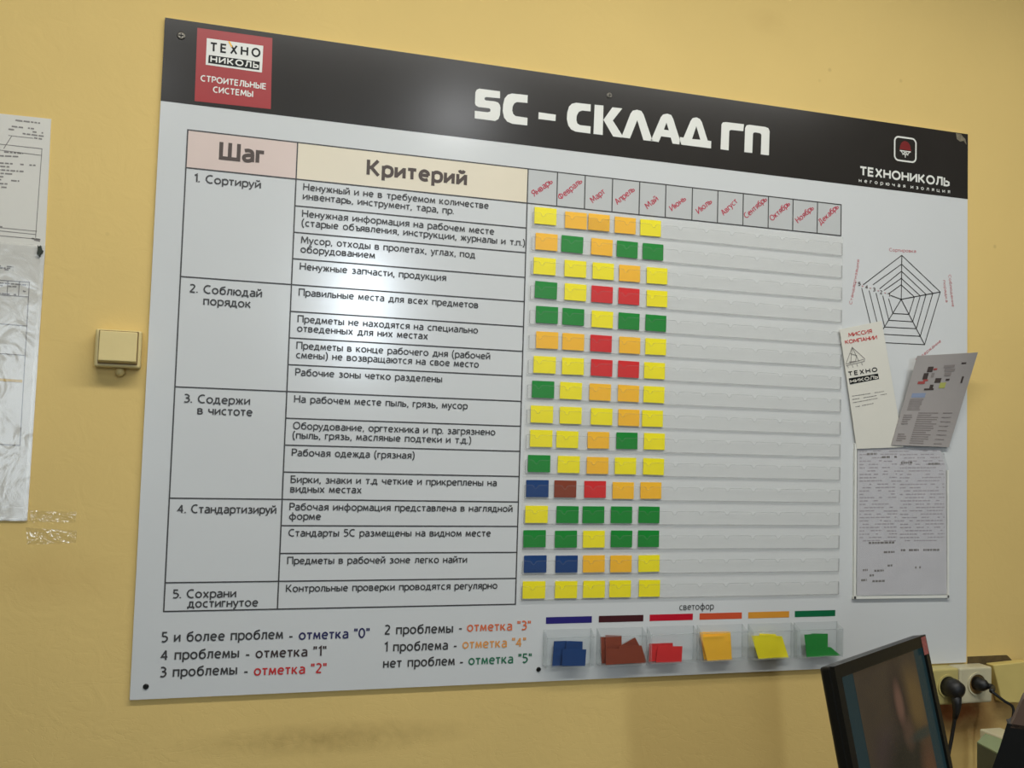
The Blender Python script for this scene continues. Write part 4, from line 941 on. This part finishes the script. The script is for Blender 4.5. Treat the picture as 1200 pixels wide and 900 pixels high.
# yellow plate
pl = [at(1164, 779.5, WY - .022), at(1206, 775, WY - .03), at(1206, 824, WY - .03), at(1175, 823.5, WY - .022)]
mb = MB(); mb.quad3([pl[0], pl[3], pl[2], pl[1]], (0, -1, 0), .02)
tag(mb.build('cover_plate', 'plate', bevel=.002), 'pale yellow slanted cover plate right of the sockets', 'cover plate')

# ================================================================== DESK AND WHAT STANDS ON IT
dk = thing('desk', (1.5, -.4, 0), 'wood laminate desk below the board, out of view under the monitor', 'desk')
mb = MB(); mb.box(.72, 2.5, -1.05, -.01, .725, .75); mb.build('desk_top', 'desk', dk, bevel=.003)
for x in (.75, 2.44):
    mb = MB(); mb.box(x, x + .03, -1.0, -.04, 0, .725); mb.build('side_panel', 'desk', dk)

# monitor: front face from its two top corners, leaning back
K = 1.16
A = deep(977.5, 781, K); rb = ray(1084.5, 743.5); Bc = CAM + rb * ((A.z - CAM.z) / rb.z)
Wv = (Bc - A); MW = Wv.length; Wd = Wv.normalized()
Nh = Vector((Wd.y, -Wd.x, 0))
if Nh.dot(CAM - A) < 0: Nh = -Nh
def proj(P):
    d = CR.transposed() @ (P - CAM); return (600 + 1139.24 * d.x / -d.z, 450 - 1139.24 * d.y / -d.z)
best = None
for k in range(0, 500):
    th = math.radians(k / 10); U = Vector((0, 0, math.cos(th))) - Nh * math.sin(th)
    e_ = 0
    for P0, tx in ((A, 1001.0), (Bc, 1116.0)):
        lo, hi = 0.0, .5
        for _ in range(30):
            mid = (lo + hi) / 2
            if proj(P0 - U * mid)[1] < 900: lo = mid
            else: hi = mid
        e_ += (proj(P0 - U * lo)[0] - tx) ** 2
    if best is None or e_ < best[0]: best = (e_, th)
TH = best[1]
print('monitor width', MW, 'tilt', math.degrees(TH), 'err', best[0], A, Bc)
U = Vector((0, 0, math.cos(TH))) - Nh * math.sin(TH); Nm = Wd.cross(U)
if Nm.dot(CAM - A) < 0: Nm = -Nm
MH = .255; TK = .020
bc = A + Wd * MW / 2 - U * MH
mo = thing('monitor', (bc.x, bc.y, .75), 'black desktop monitor leaning back in front of the lower right of the board', 'monitor')
def mp(a_, b_, c_): return A + Wd * a_ - U * b_ - Nm * c_       # a across, b down, c into the case
def mbox(mb, a0, a1, b0, b1, c0, c1):
    mb.add([mp(a0, b1, c0), mp(a1, b1, c0), mp(a1, b1, c1), mp(a0, b1, c1), mp(a0, b0, c0), mp(a1, b0, c0), mp(a1, b0, c1), mp(a0, b0, c1)],
           [(0, 3, 2, 1), (4, 5, 6, 7), (0, 1, 5, 4), (1, 2, 6, 5), (2, 3, 7, 6), (3, 0, 4, 7)])
BZ = .015
mb = MB(); mbox(mb, 0, MW, 0, MH, .004, TK); mb.build('case', 'black', mo, bevel=.004)
fr = MB(); mbox(fr, 0, MW, 0, BZ, 0, .006); mbox(fr, 0, MW, MH - BZ * 1.3, MH, 0, .006); mbox(fr, 0, BZ, BZ, MH - BZ * 1.3, 0, .006); mbox(fr, MW - BZ * .8, MW, BZ, MH - BZ * 1.3, 0, .006)
fr.build('bezel', 'bezel', mo)

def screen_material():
    m = bpy.data.materials.new('screen_blobs'); m.use_nodes = True; nt = m.node_tree; N = nt.nodes; L = nt.links  # blurred colour blobs of a figure, given a weak emission
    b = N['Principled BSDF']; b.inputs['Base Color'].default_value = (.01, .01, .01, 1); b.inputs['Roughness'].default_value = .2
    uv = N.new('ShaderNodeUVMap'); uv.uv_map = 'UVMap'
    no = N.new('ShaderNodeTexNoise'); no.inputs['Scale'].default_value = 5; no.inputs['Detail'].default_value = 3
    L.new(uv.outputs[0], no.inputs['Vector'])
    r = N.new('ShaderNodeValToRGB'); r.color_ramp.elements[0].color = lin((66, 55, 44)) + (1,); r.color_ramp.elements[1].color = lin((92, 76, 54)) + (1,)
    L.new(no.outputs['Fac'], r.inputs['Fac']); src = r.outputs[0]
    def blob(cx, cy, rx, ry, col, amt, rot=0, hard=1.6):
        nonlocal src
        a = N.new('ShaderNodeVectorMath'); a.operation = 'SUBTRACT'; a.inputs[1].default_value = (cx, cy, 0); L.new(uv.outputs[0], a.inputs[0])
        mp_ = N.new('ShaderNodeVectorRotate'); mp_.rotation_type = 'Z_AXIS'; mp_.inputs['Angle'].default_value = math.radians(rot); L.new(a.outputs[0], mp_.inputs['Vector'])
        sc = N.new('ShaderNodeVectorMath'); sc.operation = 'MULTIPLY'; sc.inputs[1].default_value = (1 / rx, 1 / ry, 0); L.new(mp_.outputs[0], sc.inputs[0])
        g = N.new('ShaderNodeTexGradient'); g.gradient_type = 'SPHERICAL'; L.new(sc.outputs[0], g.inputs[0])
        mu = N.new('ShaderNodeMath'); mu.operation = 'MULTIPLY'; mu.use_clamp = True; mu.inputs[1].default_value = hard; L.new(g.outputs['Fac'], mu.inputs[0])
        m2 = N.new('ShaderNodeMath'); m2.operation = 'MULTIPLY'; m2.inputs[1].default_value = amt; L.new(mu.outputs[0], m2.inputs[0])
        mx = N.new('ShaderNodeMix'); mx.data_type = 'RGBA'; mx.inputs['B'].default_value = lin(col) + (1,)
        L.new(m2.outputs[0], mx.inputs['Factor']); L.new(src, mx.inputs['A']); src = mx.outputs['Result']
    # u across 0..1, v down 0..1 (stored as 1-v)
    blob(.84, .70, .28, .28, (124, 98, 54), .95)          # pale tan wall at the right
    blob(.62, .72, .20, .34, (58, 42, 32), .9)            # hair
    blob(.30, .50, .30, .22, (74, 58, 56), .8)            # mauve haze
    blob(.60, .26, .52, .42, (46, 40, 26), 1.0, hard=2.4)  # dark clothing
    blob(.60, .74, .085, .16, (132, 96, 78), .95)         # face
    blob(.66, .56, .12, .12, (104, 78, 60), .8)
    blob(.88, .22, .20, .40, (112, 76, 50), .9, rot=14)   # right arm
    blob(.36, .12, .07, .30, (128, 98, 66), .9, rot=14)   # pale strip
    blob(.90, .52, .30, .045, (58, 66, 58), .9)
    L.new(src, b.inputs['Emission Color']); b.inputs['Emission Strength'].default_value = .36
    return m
def splane(name, a0, a1, b0, b1, c0, mat):
    o = mk(name, [mp(a0, b1, c0), mp(a1, b1, c0), mp(a1, b0, c0), mp(a0, b0, c0)], [(0, 1, 2, 3)], mat, mo)
    uvl = o.data.uv_layers.new(name='UVMap')
    for lp, uvv in zip(o.data.loops, [(0, 0), (1, 0), (1, 1), (0, 1)]): uvl.data[lp.index].uv = uvv
    return o
teal = material('screen_teal', (8, 10, 12), .2); tb = teal.node_tree.nodes['Principled BSDF']
tb.inputs['Emission Color'].default_value = lin((38, 62, 66)) + (1,); tb.inputs['Emission Strength'].default_value = .4  # even teal with a weak emission
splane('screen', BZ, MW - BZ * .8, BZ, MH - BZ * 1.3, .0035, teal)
splane('screen_image', BZ + (MW - 2 * BZ) * .14, MW - BZ * .8 - (MW - 2 * BZ) * .13, BZ, MH - BZ * 1.3, .0032, screen_material())
o = mk('sticker', [mp(MW - .020, .026, -.0004), mp(MW - .002, .026, -.0004), mp(MW - .002, .002, -.0004), mp(MW - .020, .002, -.0004)], [(0, 1, 2, 3)], 'sticker', mo)
o['label'] = 'small worn red sticker on the corner of the frame'
nk = MB(); nc = bc + U * .07 - Nm * (TK + .022); nk.box(nc.x - .035, nc.x + .035, nc.y - .012, nc.y + .012, .76, nc.z + .03); nk.build('neck', 'black', mo, bevel=.004)
nk = MB(); nk.box(nc.x - .10, nc.x + .10, nc.y - .12, nc.y + .05, .75, .765); nk.build('foot', 'black', mo, bevel=.005)

# small grey-green box
k = 1.52
t1 = deep(1145, 871, k)
def topz(px, py, z):
    r_ = ray(px, py); return CAM + r_ * ((z - CAM.z) / r_.z)
zt = t1.z
c4 = [topz(1145, 871, zt), topz(1170.5, 884.5, zt), topz(1177, 868.5, zt), topz(1154.5, 861, zt)]
bx = thing('small_box', (t1.x, t1.y, .75), 'small grey-green box standing between the monitor and the black casing', 'box')
mb = MB(); top = [Vector(v) for v in c4]; bot = [Vector((v.x, v.y, .75)) for v in top]
mb.add(top + bot, [(0, 1, 2, 3), (7, 6, 5, 4), (0, 4, 5, 1), (1, 5, 6, 2), (2, 6, 7, 3), (3, 7, 4, 0)]); mb.build('body', 'boxside', bx)
mb = MB(); mb.add([v + Vector((0, 0, .002)) for v in top] + [v - Vector((0, 0, .001)) for v in top], [(0, 1, 2, 3), (7, 6, 5, 4), (0, 4, 5, 1), (1, 5, 6, 2), (2, 6, 7, 3), (3, 7, 4, 0)]); mb.build('top_face', 'boxgrey', bx)
p = deep(1170, 862, 1.70)
mb = MB(); mb.box(p.x + .014, p.x + .06, p.y, p.y + .06, .75, p.z - .006)
tag(mb.build('storage_box', 'socket_w', bevel=.003), 'narrow pale box behind the small grey-green box, mostly hidden', 'box')

# dark casing at the right corner: faces the photographer, thin front to back
k = .98
q0 = deep(1186, 862, k); vd = Vector((q0.x - CAM.x, q0.y - CAM.y, 0)).normalized(); rd = Vector((vd.y, -vd.x, 0))
def onp(px, py):
    r_ = ray(px, py); return CAM + r_ * ((q0 - CAM).dot(vd) / r_.dot(vd))
def rz(p): return ((p - q0).dot(rd), p.z)
def rprism(name, pts, y0, y1, mat, parent, bevel):
    mb = MB(); mb.prism(pts, y0, y1)
    mb.v = [tuple(Vector((q0.x, q0.y, 0)) + rd * v[0] + vd * v[1] + Vector((0, 0, v[2]))) for v in mb.v]
    return mb.build(name, mat, parent, bevel=bevel)
ck = thing('equipment_casing', (q0.x, q0.y, .75), 'black casing with brown top at the lower right corner, mostly outside the frame', 'casing')
up_ = [rz(onp(x, y)) for x, y in ((1166, 907), (1177, 876), (1184, 853))]
up2 = [rz(onp(x, y)) for x, y in ((1184, 853), (1191, 838), (1199, 820), (1212, 808), (1290, 800))]
rx = up2[-1][0]
rprism('body', [up_[0], up_[1], up_[2], (rx, up_[2][1]), (rx, .7505), (up_[0][0] - .09, .7505)][::-1], 0, .03, 'black', ck, .004)
rprism('top_cover', (up2 + [(rx, up2[0][1] + .0005), (up2[0][0], up2[0][1] + .0005)])[::-1], 0, .03, 'brown', ck, .004)

for o_ in bpy.data.objects:
    if o_.name.split('.')[0] == 'fine_print': o_['kind'] = 'stuff'
